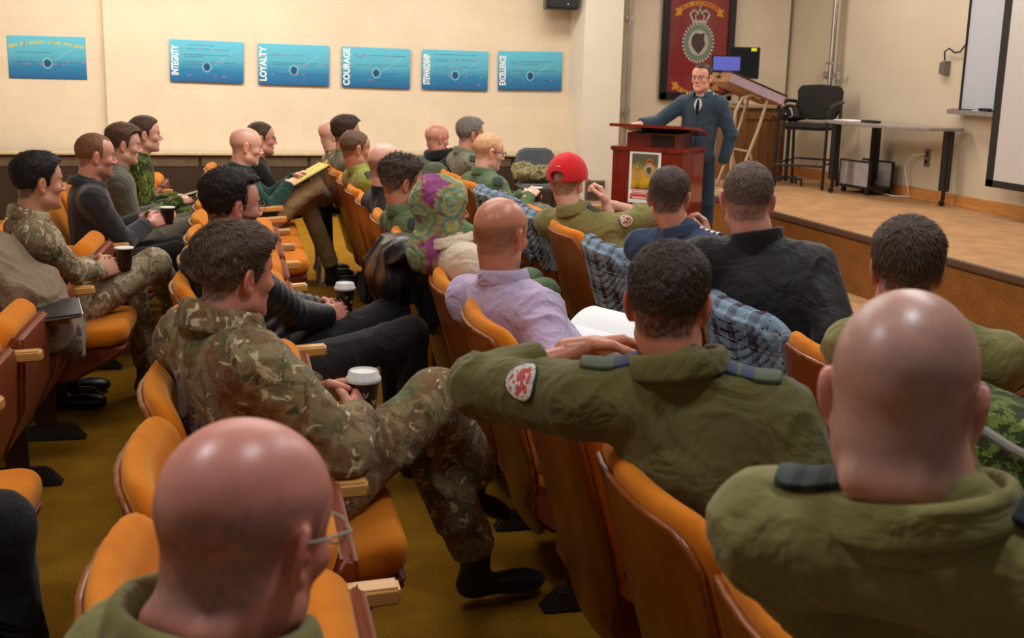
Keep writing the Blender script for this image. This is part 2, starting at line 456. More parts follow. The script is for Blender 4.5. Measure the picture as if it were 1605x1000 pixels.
def build_hair(o, Rh, ch, res, parent, mat, strands=0, length=.02):
    sc = o.get('size', 1.0); th = o.get('hair', .012)*.62; top = o.get('top', .0)*.75
    def thick(P):
        g = hair_region(P, o)
        t = th*(.45+.55*sm01((P[:, 2]+.01)/.05))+top*sm01((P[:, 2]-.03)/.06)*(1+.5*sm01((P[:, 0])/.06))
        t = t*sm01(g/.016)-.006*(1-sm01((g+.004)/.008))
        return t+o.get('curl', .0015)*vnoise(P, o.get('cf', 90), 11)*sm01(g/.01)+.5*o.get('curl', .0015)*vnoise(P, 210, 12)*sm01(g/.01)
    def f(P):
        P = P/sc; return (head_core(P, o)-thick(P))*sc
    V, Q = surf(f, np.array((-.15, -.12, -.12))*sc, np.array((.14, .12, .17))*sc, res)
    # drop faces well outside the hair
    g = hair_region((V/sc).astype(np.float32), o); keep = (g[Q] > -.006).all(1); Q = Q[keep]
    used = np.unique(Q); mp = -np.ones(len(V), int); mp[used] = np.arange(len(used)); V = V[used]; Q = mp[Q]; g = g[used]
    hc = np.array(o.get('haircol', (.05, .035, .025)))*1.45; grey = np.array(o.get('greycol', hc*1.6))
    Pl = V/sc
    m = sm01((.03-Pl[:, 2])/.06)*o.get('greyside', 0)
    K = hc*(1-m[:, None])+grey*m[:, None]
    K = K*(1+.30*vnoise(Pl*np.array((.6, 1.6, 1)), 150, 8)[:, None])
    bag = Bag(); bag.add(V@Rh.T+ch, Q, np.clip(K, 0, 1))
    if strands and len(Q):
        pick = rng.integers(0, len(V), strands); pick = pick[g[pick] > .002]
        P0 = V[pick]; nn = normals(f, P0)
        crown = np.array((-.055, .012, .10))*sc
        out = P0-crown; flow = out/(vlen(out)[:, None]+1e-6)
        front = sm01((P0[:, 0]/sc+.02)/.06)[:, None]
        flow = flow*(1-.3*front)+front*np.array(o.get('comb', (.6, .4, .25)))
        flow = flow+rng.normal(0, o.get('mess', .25), flow.shape)
        flow = flow-nn*(flow*nn).sum(1)[:, None]; flow /= (vlen(flow)[:, None]+1e-6)
        L = length*(.6+.8*rng.random((len(P0), 1)))*(.35+.65*sm01((P0[:, 2:3]/sc+.03)/.08))
        up = o.get('raise', .18)
        A = P0-nn*.002; Bm = P0+flow*L*.5+nn*L*up; Ct = P0+flow*L+nn*L*up*o.get('tip', .9)
        side = np.cross(flow, nn); wd = .0009+.0006*rng.random((len(P0), 1))
        W = [A-side*wd, A+side*wd, Bm-side*wd*.8, Bm+side*wd*.8, Ct-side*.0002, Ct+side*.0002]
        n = len(P0); VV = np.concatenate(W); i = np.arange(n)
        F = np.concatenate([np.stack([i, i+n, i+3*n, i+2*n], 1), np.stack([i+2*n, i+3*n, i+5*n, i+4*n], 1)])
        kk = K[pick]*(.7+.9*rng.random((n, 1)))
        bag.add(VV@Rh.T+ch, F, np.clip(np.tile(kk, (6, 1)), 0, 1))
    me = bag.mesh('hair'); return link_mesh('hair', me, mat, parent)

# ------------------------------------------------------------------ hands (local frame: x to the fingers, y to the thumb side, z to the back of the hand)
def hand_sdf(P, curl, side, spread=.0, thumb=.5):
    P = P*np.array((1, side, 1), np.float32)
    d = s_ell(P, (.045, 0, 0), (.050, .040, .0165))
    d = smin(d, s_box(P, (.052, 0, 0), (.038, .038, .013), None, .012), .008)
    d = smin(d, s_cone(P, (-.05, 0, 0), (.012, 0, 0), .0265, .0255), .015)
    fl = [(.030, .072, .0088), (.0105, .079, .0092), (-.0095, .073, .0087), (-.029, .058, .0076)]
    for i, (y, L, r) in enumerate(fl):
        c = curl[i] if isinstance(curl, (list, tuple)) else curl
        a = np.array((.083-.004*abs(i-1), y, .001)); ang = 0; dd = None
        for k, (fr, bend) in enumerate(((.45, .75), (.31, 1.05), (.26, .7))):
            ang += c*bend; u = np.array((math.cos(ang), spread*(1.5-i)*.35, -math.sin(ang)))
            b = a+u*L*fr; q = s_cone(P, a, b, r*(1-.07*k), r*(.95-.08*k)); dd = q if dd is None else smin(dd, q, .003); a = b
        d = smin(d, dd, .005)
    t0 = np.array((.018, .030, -.006)); t1 = t0+np.array((.028, .030*(1-.4*thumb), -.012*thumb-.004)); t2 = t1+np.array((.028, .008-.012*thumb, -.010-.014*thumb)); t3 = t2+np.array((.022, -.006*thumb, -.004-.010*thumb))
    t = s_cone(P, t0, t1, .0145, .0118); t = smin(t, s_cone(P, t1, t2, .0112, .0100), .004); t = smin(t, s_cone(P, t2, t3, .0100, .0082), .004)
    return smin(d, t, .008)
def build_hand(wrist, dirv, back, side, curl, res, bag, skin, scale=1.0, thumb=.5, spread=0):
    x = np.asarray(dirv, float); x /= np.linalg.norm(x); z = np.asarray(back, float); z = z-x*(z@x); z /= np.linalg.norm(z); y = np.cross(z, x)
    # side=+1: thumb on +y.  left hand with palm down has its thumb to the right of the pointing direction
    R = np.stack([x, y, z], 1)
    f = lambda P: hand_sdf(P/scale, curl, side, spread, thumb)*scale
    V, Q = surf(f, np.array((-.08, -.075, -.10))*scale, np.array((.18, .075, .035))*scale, res, B=6)
    if side < 0: pass
    k = np.minimum(.92, np.array(skin)*1.12); K = np.tile(k, (len(V), 1)); m = sm01((V[:, 0]/scale-.09)/.06)[:, None]*.35
    K = K*(1-m)+k*np.array((1.05, .75, .7))*m
    bag.add(V@R.T+np.asarray(wrist), Q, np.clip(K, 0, 1))
# ------------------------------------------------------------------ people
def ik(S_, W, l1, l2, pole):
    S_ = np.asarray(S_, float); W = np.asarray(W, float); d = W-S_; L = np.linalg.norm(d)
    k = max(1.0, L/((l1+l2)*.985)); l1 *= k; l2 *= k
    u = d/L; a = (l1*l1-l2*l2+L*L)/(2*L); h = math.sqrt(max(1e-6, l1*l1-a*a))
    p = np.asarray(pole, float); p = p-u*(p@u); p /= np.linalg.norm(p)+1e-9
    return S_+u*a+p*h
def folds(V, nrm, amp, seed, freq=9):
    P = V+.05*np.stack([vnoise(V, 6, seed+k) for k in (1, 2, 3)], 1)
    P = P*np.array((1, 1, .75))
    r = 1-np.abs(vnoise(P, freq, seed+7))*2; r = np.clip(r, 0, 1)**2
    r2 = 1-np.abs(vnoise(P, freq*2.1, seed+9))*2; r2 = np.clip(r2, 0, 1)**2
    return V+nrm*((r-.3)*amp+(r2-.3)*amp*.35)[:, None]
def garment(name, f, pts, pad, res, parent, base, mat, amp, seed, freq=9, K=None, extra=None):
    pts = np.array(pts); lo = pts.min(0)-pad; hi = pts.max(0)+pad
    V, Q = surf(f, lo, hi, res)
    if amp: V = folds(V, normals(f, V), amp, seed, freq)
    b = Bag(); b.add(V-base, Q, K if K is not None else (1, 1, 1))
    if extra: extra(b)
    return link_mesh(name, b.mesh(name), mat, parent)
def conform(f, center, nrm, up, outline, parent, name, mat, base, off=.003, thick=.003, rings=7, n=36):
    """a patch of cloth laid onto the surface f: outline(angle) -> radius pair in metres"""
    nrm = np.asarray(nrm, float); nrm /= np.linalg.norm(nrm); up = np.asarray(up, float); up = up-nrm*(up@nrm); up /= np.linalg.norm(up); rt = np.cross(up, nrm)
    P = [np.zeros(2)]
    for r in range(1, rings+1):
        for k in range(n):
            a = 2*PI*k/n; P.append(np.array(outline(a))*r/rings)
    P = np.array(P); W = np.asarray(center)+P[:, :1]*rt+P[:, 1:]*up+nrm*.01
    W = W.astype(np.float32)
    for _ in range(7): W = W-normals(f, W)*f(W)[:, None]*.8
    nn = normals(f, W)
    top = W+nn*(off+thick); bot = W-nn*.004
    F3 = [(0, 1+k, 1+(k+1) % n) for k in range(n)]
    F4 = [(1+(r-1)*n+k, 1+r*n+k, 1+r*n+(k+1) % n, 1+(r-1)*n+(k+1) % n) for r in range(1, rings) for k in range(n)]
    m = len(P); e = 1+(rings-1)*n
    F4 += [(e+k, m+e+k, m+e+(k+1) % n, e+(k+1) % n) for k in range(n)]
    uv = P/np.abs(P).max(0)
    b = Bag(); b.add(np.concatenate([top, bot])-base, F4, np.concatenate([np.c_[uv*.5+.5, np.zeros(m)]]*2)); b.F.append(np.array(F3)); 
    return link_mesh(name, b.mesh(name), mat, parent)
def rect(wd, ht, r=.2):
    def o(a):
        c, s = math.cos(a), math.sin(a); k = (abs(c)**6+abs(s)**6)**(-1/6); return (c*k*wd/2, s*k*ht/2)
    return o
def disc(r, r2=None): return lambda a: (math.cos(a)*r, math.sin(a)*(r2 or r))
def collar_mesh(name, N0, axis_up, fwd, rx, ry, h, flare, parent, base, mat, open_deg=34, thick=.006, fold=.0, n=40, drop=.0):
    """standing (or turned-down) collar: a band round the neck, open at the throat"""
    u = np.asarray(axis_up, float); u /= np.linalg.norm(u); x = np.asarray(fwd, float); x = x-u*(x@u); x /= np.linalg.norm(x); y = np.cross(u, x)
    prof = [(0, -.025), (0, 0), (.10, .5), (.2, 1.0)]
    if fold: prof += [(.32, 1.08), (.55, .95), (.72, .45), (.85, .05)]
    V = []; m = len(prof)
    for i in range(n+1):
        a = math.radians(open_deg+(360-2*open_deg)*i/n); c, s = math.cos(a), math.sin(a)
        back = .5-.5*c
        for (q, z) in prof:
            rr = 1+flare*q*.35; zz = z*h*(.75+.45*back)-drop*(1-back) if z > 0 else z
            ext = fold*q*.012
            V.append(N0+x*c*(rx*rr+ext)+y*s*(ry*rr+ext)+u*zz)
    V = np.array(V); F = [(i*m+k, (i+1)*m+k, (i+1)*m+k+1, i*m+k+1) for i in range(n) for k in range(m-1)]
    b = Bag(); b.add(V-base, F); o = link_mesh(name, b.mesh(name), mat, parent)
    sm = o.modifiers.new('thickness', 'SOLIDIFY'); sm.thickness = thick; sm.offset = 0
    ss = o.modifiers.new('smooth', 'SUBSURF'); ss.levels = 1; ss.render_levels = 1
    return o
def glasses(Rh, ch, parent, base, mat, sc=1.0, rim=.0016, w=.021, h=.0155, half=False):
    g = MB(); T = lambda p: Rh@(np.array(p)*sc)+ch-base
    for s in (-1, 1):
        pts = []
        for k in range(21):
            a = 2*PI*k/20; c, q = math.cos(a), math.sin(a); e = (abs(c)**3.5+abs(q)**3.5)**(-1/3.5)
            if half and q < -.2: continue
            pts.append(T((.1045-.012*abs(.031+c*e*w-.031)/.03*.3, s*(.033+c*e*w), -.003+q*e*h)))
        g.tube(pts, rim*sc, 6)
        g.tube([T((.1015, s*.054, .004)), T((.085, s*.073, .004)), T((.02, s*.0805, .004)), T((-.012, s*.0835, .006)), T((-.026, s*.083, -.014))], rim*1.1*sc, 6)
    g.tube([T((.1045, .013, .001)), T((.111, 0, .004)), T((.1045, -.013, .001))], rim*sc, 6)
    return g.build('glasses', mat, parent, smooth=True)
def shoe_sdf(P, ank, fw, L=.27):
    fw = np.asarray(fw, float); fw = fw/np.linalg.norm(fw); up = np.array((0, 0, 1.)); 
    up = up-fw*(up@fw); up /= np.linalg.norm(up); R = np.stack([fw, np.cross(up, fw), up], 1)
    q = (P-np.asarray(ank, np.float32))@R.astype(np.float32)
    d = s_ell(q, (.10, 0, -.062), (.105, .046, .036)); d = smin(d, s_ell(q, (-.02, 0, -.055), (.06, .038, .045)), .03)
    d = smin(d, s_cone(q, (-.02, 0, -.04), (-.02, 0, .06), .046, .048), .03); d = smin(d, s_ell(q, (.15, 0, -.066), (.065, .048, .030)), .02)
    return smax(d, -q[:, 2]-.092, .006)

PEOPLE = {}
def person(label, base, head, hyaw=0, hpitch=0, hroll=0, syaw=None, hip=None, res=.008, o=None, top=None, pants=None, shoes=None,
           hands=None, elbows=None, knees=None, ankles=None, bw=1.0, fat=1.0, topname='jacket', fit=.012, amp=.006, collar=None,
           skinhand=None, spec=None, curl=.55, handdir=None, backs=None, seed=1, cat='person', neckback=.045, cuffs=(0, 0), handsc=1.0, armr=1.0,
           feetdir=None, strands=0, hairlen=.02, pantfit=1.0, lower=True, hem=None, thumb=.5, skipbody=False, group=None, neckdrop=.178, sw=.172, faceres=None, arms=(1, 1), shdrop=(0,0), elabs=None, clampx=True, noff=(0, 0, 0), hipax=(0, 1, 0)):
    hax = np.array(hipax, float)
    o = dict(o or {}); base = np.array((*base, 0.)) if len(base) == 2 else np.array(base, float); ch = np.array(head, float); sc = o.get('size', 1.0)
    if syaw is None: syaw = hyaw*.5
    Rh = npR(RZ(math.radians(hyaw)) @ RY(math.radians(hpitch)) @ RX(math.radians(hroll)))
    Rs = npR(RZ(math.radians(syaw)))
    hip = np.array(hip) if hip is not None else np.array((base[0], base[1], .50))
    Nk = ch+Rs@np.array((-neckback, 0, -neckdrop*sc))+np.array(noff)
    e = thing('person', tuple(base), 0, label, cat, group)
    Bl = base
    fw = Rs@np.array((1., 0, 0)); lf = Rs@np.array((0., 1, 0)); tor = hip-Nk
    if clampx:                            # a twisted trunk still sits in front of the chair back
        Nk = Nk+np.array((float(np.clip(hip[0]-.32+.105+abs(lf[0])*sw*bw*.8-Nk[0], 0, .075)), 0, 0))
    Sh = {s: Nk+lf*s*sw*bw+fw*.0+np.array((0, 0, -.035+(shdrop[0] if s > 0 else shdrop[1]))) for s in (1, -1)}
    hands = hands or {}
    Wr = {}; El = {}
    for s, k in ((1, 'L'), (-1, 'R')):
        W = np.array(hands[k]) if k in hands else hip+np.array((.27, s*.06, .11))
        Wr[s] = W; pole = np.array((elbows or {}).get(k, Rs@np.array((-.35, s*.55, -1.))))
        El[s] = ik(Sh[s], W, .285*bw**.3, .255, pole)
    for k, v in (elabs or {}).items(): El[1 if k == 'L' else -1] = np.array(v, float)
    Kn = {}; An = {}
    for s, k in ((1, 'L'), (-1, 'R')):
        Kn[s] = np.array(knees[k]) if knees and k in knees else hip+np.array((.43, s*.13, .08))
        An[s] = np.array(ankles[k]) if ankles and k in ankles else np.array((Kn[s][0]+.02, Kn[s][1], .10))
    chest = Nk+tor*.34; belly = Nk+tor*.70; ua = tor/np.linalg.norm(tor)
    if clampx:                            # keep the back of the trunk in front of the chair back
        xb = hip[0]-.32
        for c_, rr_ in ((chest, .108*fat+fit), (belly, .112*fat+fit)): c_[0] = max(c_[0], xb+max(0, (.89-c_[2]))*.29+.062+rr_)
    # torso frame: z along the spine
    z_ = -ua; x_ = fw-z_*(fw@z_); x_ /= np.linalg.norm(x_); y_ = np.cross(z_, x_); Rt = np.stack([x_, y_, z_], 1)
    ax = ch+Rh@np.array((-.022, 0, -.06))*sc
    def torso(P, g):
        d = s_ell(P, chest, (.108*fat+g, .160*bw+g, .19+g), Rt)
        d = smin(d, s_ell(P, belly+x_*.02*fat, (.112*fat+g, .150*fat+g, .17+g), Rt), .06)
        d = smin(d, s_ell(P, hip, (.125*fat+g, .165*fat**.5+g, .12+g)), .05)
        d = smin(d, s_cone(P, Sh[1]-lf*.015, Sh[-1]+lf*.015, .058+g, .058+g), .06)
        d = smin(d, s_cone(P, Nk+np.array((0, 0, .045))-fw*.01, Nk+lf*.09*bw+np.array((0, 0, -.02)), .050+g*.5, .050+g), .03)
        d = smin(d, s_cone(P, Nk+np.array((0, 0, .045))-fw*.01, Nk-lf*.09*bw+np.array((0, 0, -.02)), .050+g*.5, .050+g), .03)
        return d
    def arm(P, s, g, cut=0.0, r=1.0):
        W = Wr[s]+(El[s]-Wr[s])*cut
        d = s_cone(P, Sh[s], El[s], .054*r+g, .046*r+g)
        d2 = s_cone(P, El[s], W, .045*r+g, .030*r+g*1.15)
        u = (W-El[s])/np.linalg.norm(W-El[s]); d2 = smax(d2, (P-W.astype(np.float32))@u.astype(np.float32), .004)
        return smin(d, d2, .02)
    def legs(P, g, cut=.05):
        d = s_ell(P, hip+np.array((-.02, 0, -.02)), (.135*fat+g, .165*fat**.5+g, .10+g))
        for s in (1, -1):
            h = hip+np.array((.02*hax[1], 0, -.01))+hax*s*.085
            d = smin(d, s_cone(P, h, Kn[s], .086+g, .060+g), .03)
            A = An[s]+(Kn[s]-An[s])*cut; l = s_cone(P, Kn[s], A, .058+g, .046+g*1.3)
            u = (A-Kn[s])/np.linalg.norm(A-Kn[s]); l = smax(l, (P-A.astype(np.float32))@u.astype(np.float32), .005)
            d = smin(d, l, .03)
        return d
    # ---- the body: one mesh of head, neck, trunk, limbs and hands
    bag = Bag(); skin = np.array(o.get('skin', srgb(205, 150, 125)))
    build_head(o, Rh, ch-Bl, Nk-Bl-np.array((0, 0, .0)), faceres or max(.0032, res*.55), bag)
    if not skipbody:
        def fb(P):
            d = torso(P, -.022); d = smin(d, s_cone(P, ax, Nk, .045, .055), .03)
            for s in (1, -1):
                d = smin(d, arm(P, s, -.008, -.10), .02)
            return smin(d, legs(P, -.016, -.1), .02)
        pts = [Nk, hip, *Sh.values(), *El.values(), *Wr.values(), *Kn.values(), *An.values(), ax]
        V, Q = surf(fb, np.min(pts, 0)-.16, np.max(pts, 0)+.16, max(.014, res*1.4)); bag.add(V-Bl, Q, skin)
    for s, k in ((1, 'L'), (-1, 'R')):
        if not arms[0 if s > 0 else 1]: continue
        u = (Wr[s]-El[s]); u /= np.linalg.norm(u)
        dv = np.array(handdir[k]) if handdir and k in handdir else u*.6+np.array((.5, -s*.45, -.05))
        bk = np.array(backs[k]) if backs and k in backs else np.array((.1, s*.55, .8))
        cu = curl[k] if isinstance(curl, dict) else curl
        build_hand(Wr[s]-Bl, dv, bk, -s, cu, max(.0028, res*.42), bag, skinhand if skinhand is not None else skin, handsc, thumb)
    body = link_mesh('body', bag.mesh('body'), M['skin'], e)
    if o.get('hair', 0): build_hair(o, Rh, ch-Bl, max(.003, res*.5), e, M['hair'], strands, hairlen)
    # ---- clothes
    out = dict(e=e, Rh=Rh, ch=ch, Rs=Rs, Nk=Nk, Sh=Sh, El=El, Wr=Wr, base=base, fw=fw, lf=lf, hip=hip, Kn=Kn, An=An, Rt=Rt, chest=chest)
    if top:
        def ft(P):
            d = torso(P, fit)
            for i, s in enumerate((1, -1)): d = smin(d, arm(P, s, fit, cuffs[i], armr), .03)
            d = smax(d, -s_cone(P, Nk+(ax-Nk)*.35, ax+(ax-Nk)*.8, .055, .062)*1.0, .008)
            if hem is not None: d = smax(d, hem-P[:, 2], .01)
            return d
        pts = [Nk, hip, *Sh.values(), *El.values(), *Wr.values()]
        garment(topname, ft, pts, .20, res, e, Bl, top, amp, seed*17)
        out['f'] = ft
        if collar:
            cm = collar.get('mat', top)
            collar_mesh('collar', Nk+np.array((0, 0, collar.get('z', 0)+.028))+fw*collar.get('x', .0), (ax-Nk)*.6+np.array((0, 0, .05)), fw, collar.get('rx', .068), collar.get('ry', .070),
                        collar.get('h', .045), collar.get('flare', .5), e, Bl, cm, collar.get('open', 34), collar.get('thick', .006), collar.get('fold', 0), drop=collar.get('drop', 0))
    if pants and lower:
        g = .006*pantfit+.006
        fp = lambda P: legs(P, g, .12)
        pts = [hip, *Kn.values(), *An.values()]
        garment('trousers', fp, pts, .2, res*1.15, e, Bl, pants, amp, seed*31, 8); out['fp'] = fp
    if shoes and lower:
        for s, k in ((1, 'L'), (-1, 'R')):
            fd = np.array(feetdir[k]) if feetdir and k in feetdir else np.array((1, s*.15, 0))
            fs = lambda P: shoe_sdf(P, An[s], fd)
            V, Q = surf(fs, An[s]-.28, An[s]+.28, res*.9); b = Bag(); b.add(V-Bl, Q, (1, 1, 1))
            link_mesh('shoe', b.mesh('shoe'), shoes, e)
    return out
# ------------------------------------------------------------------ surfaces of the room
def mat_wall():
    m, nt, b = newmat('cream_painted_block'); v = coords(nt)
    br = N(nt, 'ShaderNodeTexBrick'); S(br, Scale=1.0, Mortar_Size=.004, Mortar_Smooth=.6)
    br.inputs['Brick Width'].default_value = .40; br.inputs['Row Height'].default_value = .20
    c0 = srgb(224, 208, 184)
    br.inputs['Color1'].default_value = (*c0, 1); br.inputs['Color2'].default_value = (*[x*.97 for x in c0], 1); br.inputs['Mortar'].default_value = (*[x*.93 for x in c0], 1)
    rot = coords(nt, 'Object', (1, 1, 1), (PI/2, 0, 0)); nt.links.new(rot, br.inputs['Vector'])
    f = ramp(nt, noise(nt, v, 1.6, 6, .65), [(.3, (.93, .92, .90)), (.7, (1.03, 1.03, 1.03))])
    col(b, nt, mixc(nt, 1, br.outputs['Color'], f, 'MULTIPLY')); b.inputs['Roughness'].default_value = .75
    bump(nt, b, noise(nt, v, 90, 4), .15, .002); return m
M['wall'] = mat_wall()
M['wall_front'] = plain('cream_plaster', srgb(206, 192, 168), .8, 0, .03, 2.5, .08, 90)
M['column'] = plain('off_white_paint', srgb(222, 214, 198), .6, 0, .03, 3, .05, 60)
M['ceiling'] = plain('ceiling_white', (.7, .69, .66), .9)
def mat_carpet(name, c1, c2, sc=180, st=.8):
    m, nt, b = newmat(name); v = coords(nt)
    n = noise(nt, v, sc, 3, .7); n2 = noise(nt, v, 5, 5, .6)
    base = ramp(nt, n, [(.3, c1), (.7, c2)]); f = ramp(nt, n2, [(.3, (.80, .80, .80)), (.7, (1.12, 1.12, 1.12))])
    col(b, nt, mixc(nt, 1, base, f, 'MULTIPLY')); b.inputs['Roughness'].default_value = .95; b.inputs['Specular IOR Level'].default_value = .1
    bump(nt, b, n, st, .006); return m
M['carpet'] = mat_carpet('mustard_carpet', srgb(110, 76, 12), srgb(176, 128, 34))
M['stage_carpet'] = mat_carpet('tan_stage_carpet', srgb(170, 128, 88), srgb(196, 154, 112), 150, .4)
M['stage_face'] = mat_carpet('brown_ribbed_carpet', srgb(108, 68, 30), srgb(168, 112, 58), 90, 1.2)
M['trim'] = wood('varnished_trim', srgb(178, 112, 48), srgb(214, 150, 80), (8, 1.2, 8), .4)
M['trim_x'] = wood('varnished_trim_x', srgb(178, 112, 48), srgb(214, 150, 80), (1.2, 8, 8), .4)
M['nosing'] = plain('brown_nosing', srgb(88, 62, 48), .4)
M['heater'] = plain('brown_heater_enamel', srgb(58, 46, 36), .45, .2, .15, 4)
M['grille'] = plain('heater_grille', srgb(128, 112, 92), .4, .5)
def struct(mb, name, mat, **k):
    o = mb.build(name, mat, **k); o['kind'] = 'structure'; return o
WY = 13.0; FX = 6.95; SX = 4.84; SH = .45
mb = MB(); mb.box((1.2, 6.2, -.05), (7.4, 14.6, .1)); struct(mb, 'floor', M['carpet'])
mb = MB(); mb.box((3.95, 6.6, .004), (1.8, 13.0, .008)); struct(mb, 'floor_front', M['stage_carpet'])
mb = MB(); mb.box((3.05, 13.17, 1.7), (7.7, .3, 3.5)); struct(mb, 'wall_left', M['wall'])
mb = MB(); mb.box((-1.65, 13.25, 1.7), (1.8, .3, 3.5)); struct(mb, 'wall_left_recess', M['wall'])
mb = MB(); mb.box((FX+.1, 6.2, 1.7), (.2, 14.2, 3.5)); struct(mb, 'wall_front', M['wall_front'])
mb = MB(); mb.box((2.2, 6.2, 3.46), (9.8, 14.4, .1)); struct(mb, 'ceiling', M['ceiling'])
mb = MB(); mb.box((4.40, 12.76, 1.7), (.44, .52, 3.5)); struct(mb, 'wall_pilaster', M['column'])
mb = MB(); mb.box((-2.62, 6.2, 1.7), (.16, 14.4, 3.5)); struct(mb, 'wall_rear', M['wall_front'])
# stage platform
mb = MB(); mb.box(((SX+FX)/2+.02, 6.1, SH-.02), (FX-SX, 13.9, .04)); struct(mb, 'floor_stage', M['stage_carpet'])
mb = MB(); mb.box((SX+.03, 6.1, (SH-.04)/2), (.05, 13.9, SH-.04)); struct(mb, 'trim_1', M['stage_face'])
mb = MB(); mb.box((SX+.02, 6.1, SH-.005), (.06, 13.9, .045)); struct(mb, 'trim_2', M['nosing'], bevel=.008)
mb = MB(); mb.box((FX-.012, 6.1, SH+.055), (.024, 13.9, .11)); struct(mb, 'baseboard_front', M['trim'], bevel=.003)
mb = MB(); mb.box(((SX+FX)/2, WY-.0, SH+.055), (FX-SX, .024, .11)); struct(mb, 'baseboard_left', M['trim_x'])
mb = MB(); mb.box((4.40, 12.49, .06), (.48, .03, .14)); struct(mb, 'trim_3', M['trim_x'], bevel=.003)
mb = MB(); mb.box((4.74, 12.9, .35), (.26, .2, .7)); struct(mb, 'trim_4', M['trim_x'], bevel=.003)
# the long convector heater under the posters
t = thing('convector_heater', (1.0, 12.87, 0), 0, 'long brown convector heater running along the wall under the blue posters', 'heater')
mb = MB(); mb.box((0, 0, .33), (6.36, .26, .64)); mb.build('casing', M['heater'], t, bevel=.004)
mb = MB(); mb.box((0, -.02, .665), (6.36, .30, .022)); mb.build('top_ledge', plain('ledge', srgb(190, 172, 140), .5), t, bevel=.004)
for i in range(11):
    mb = MB(); x0 = -3.1+i*.56
    for k in range(22): mb.box((x0+k*.0235, -.134, .585), (.012, .012, .085))
    mb.box((x0+.247, -.130, .585), (.52, .004, .09))
    mb.build('grille', M['grille'], t)
t = thing('wall_vent', (4.36, 12.485, .30), 0, 'small brown wall vent low on the off-white pilaster', 'vent')
mb = MB(); mb.box((0, 0, 0), (.23, .016, .22)); mb.build('frame', plain('vent_brown', srgb(120, 104, 84), .5, .3), t, bevel=.003)
mb = MB()
for k in range(9): mb.box((0, -.012, -.085+k*.021), (.19, .012, .006), RX(.6))
mb.build('louvres', plain('vent_dark', srgb(84, 72, 60), .5, .3), t)
# thin conduit and thick pipe
mb = MB(); mb.tube([(4.86, 12.95, 3.4), (4.86, 12.95, .72)], .016, 10); mb.tube([(4.90, 12.96, 3.4), (4.90, 12.96, 1.0)], .007, 8)
for z in (1.15, 2.2): mb.box((4.87, 12.97, z), (.09, .03, .03))
tag(mb.build('conduit', M['steel'], smooth=True), 'thin steel conduit running up the wall behind the red lectern', 'pipe')
t = thing('drain_pipe', (6.82, 11.83, 0), 0, 'thick shiny silver pipe with a bracket, in the front wall near the corner', 'pipe')
mb = MB(); mb.tube([(0, 0, 3.4), (0, 0, 1.42)], .045, 20); mb.tube([(.02, .09, 3.4), (.02, .09, 1.5)], .012, 8); mb.build('pipe', M['chrome'], t, smooth=True)
mb = MB(); mb.box((0, 0, 1.62), (.03, .30, .03)); mb.box((0, 0, 1.75), (.11, .11, .02)); mb.box((0, .13, 1.62), (.05, .03, .08)); mb.box((0, -.13, 1.62), (.05, .03, .08)); mb.build('bracket', M['steel'], t, bevel=.003)
mb = MB(); mb.tube([(0, 0, 1.42), (0, 0, 1.30)], .05, 20); mb.build('green_sleeve', plain('green_tape', srgb(60, 140, 100), .3), t, smooth=True)

# ------------------------------------------------------------------ lettering
def text_obj(name, s, size, mat, parent, loc, R, extrude=.0008, bold=0, align='CENTER', sx=1.0, sp=1.0):
    cu = bpy.data.curves.new(name, 'FONT'); cu.body = s; cu.size = size; cu.extrude = extrude; cu.offset = bold
    cu.align_x = align; cu.align_y = 'CENTER'; cu.space_character = sp; cu.resolution_u = 3
    tmp = bpy.data.objects.new(name, cu); C.objects.link(tmp)
    dg = bpy.context.evaluated_depsgraph_get(); dg.update()
    me = bpy.data.meshes.new_from_object(tmp.evaluated_get(dg)); bpy.data.objects.remove(tmp)
    me.transform(Matrix.Diagonal((sx, 1, 1, 1)))
    o = link_mesh(name, me, mat, parent, smooth=False)
    o.location = loc; o.rotation_euler = R.to_euler() if hasattr(R, 'to_euler') else R
    return o
ink = {k: plain('ink_'+k, c, .6, 0, .02) for k, c in dict(white=(.85, .87, .88), yellow=srgb(216, 200, 70), dark=srgb(44, 96, 128), pink=srgb(186, 110, 150), pale=srgb(140, 205, 222), navy=srgb(26, 66, 108), gold=srgb(206, 140, 40), red=srgb(150, 34, 30), silver=srgb(178, 172, 160), green=srgb(110, 130, 112), black=(.03, .025, .03)).items()}
def mat_poster(c0, c1, c2, h):
    m, nt, b = newmat('blue_poster_print'); t = N(nt, 'ShaderNodeTexCoord'); sp = N(nt, 'ShaderNodeSeparateXYZ')
    nt.links.new(t.outputs['Generated'], sp.inputs[0])
    v = coords(nt, 'Object', (1, 1, 4)); n = noise(nt, v, 6, 4)
    ma = N(nt, 'ShaderNodeMath', operation='MULTIPLY_ADD'); nt.links.new(n, ma.inputs[0]); ma.inputs[1].default_value = .12; nt.links.new(sp.outputs['Z'], ma.inputs[2])
    col(b, nt, ramp(nt, ma.outputs[0], [(.05, c0), (.35, c1), (.62, c2), (1.0, tuple(min(1, x*1.25) for x in c2))]))
    b.inputs['Roughness'].default_value = .45; return m
M['poster'] = mat_poster(srgb(24, 92, 148), srgb(38, 124, 172), srgb(84, 170, 196), .42)
WXZ = RX(PI/2)      # text plane facing -Y
def xz_poly(name, pts, mat, parent, y, th=.0012):
    mb = MB(); mb.prism(pts, 0, th, RX(PI/2)); o = mb.build(name, mat, parent); o.location = (0, y, 0); return o
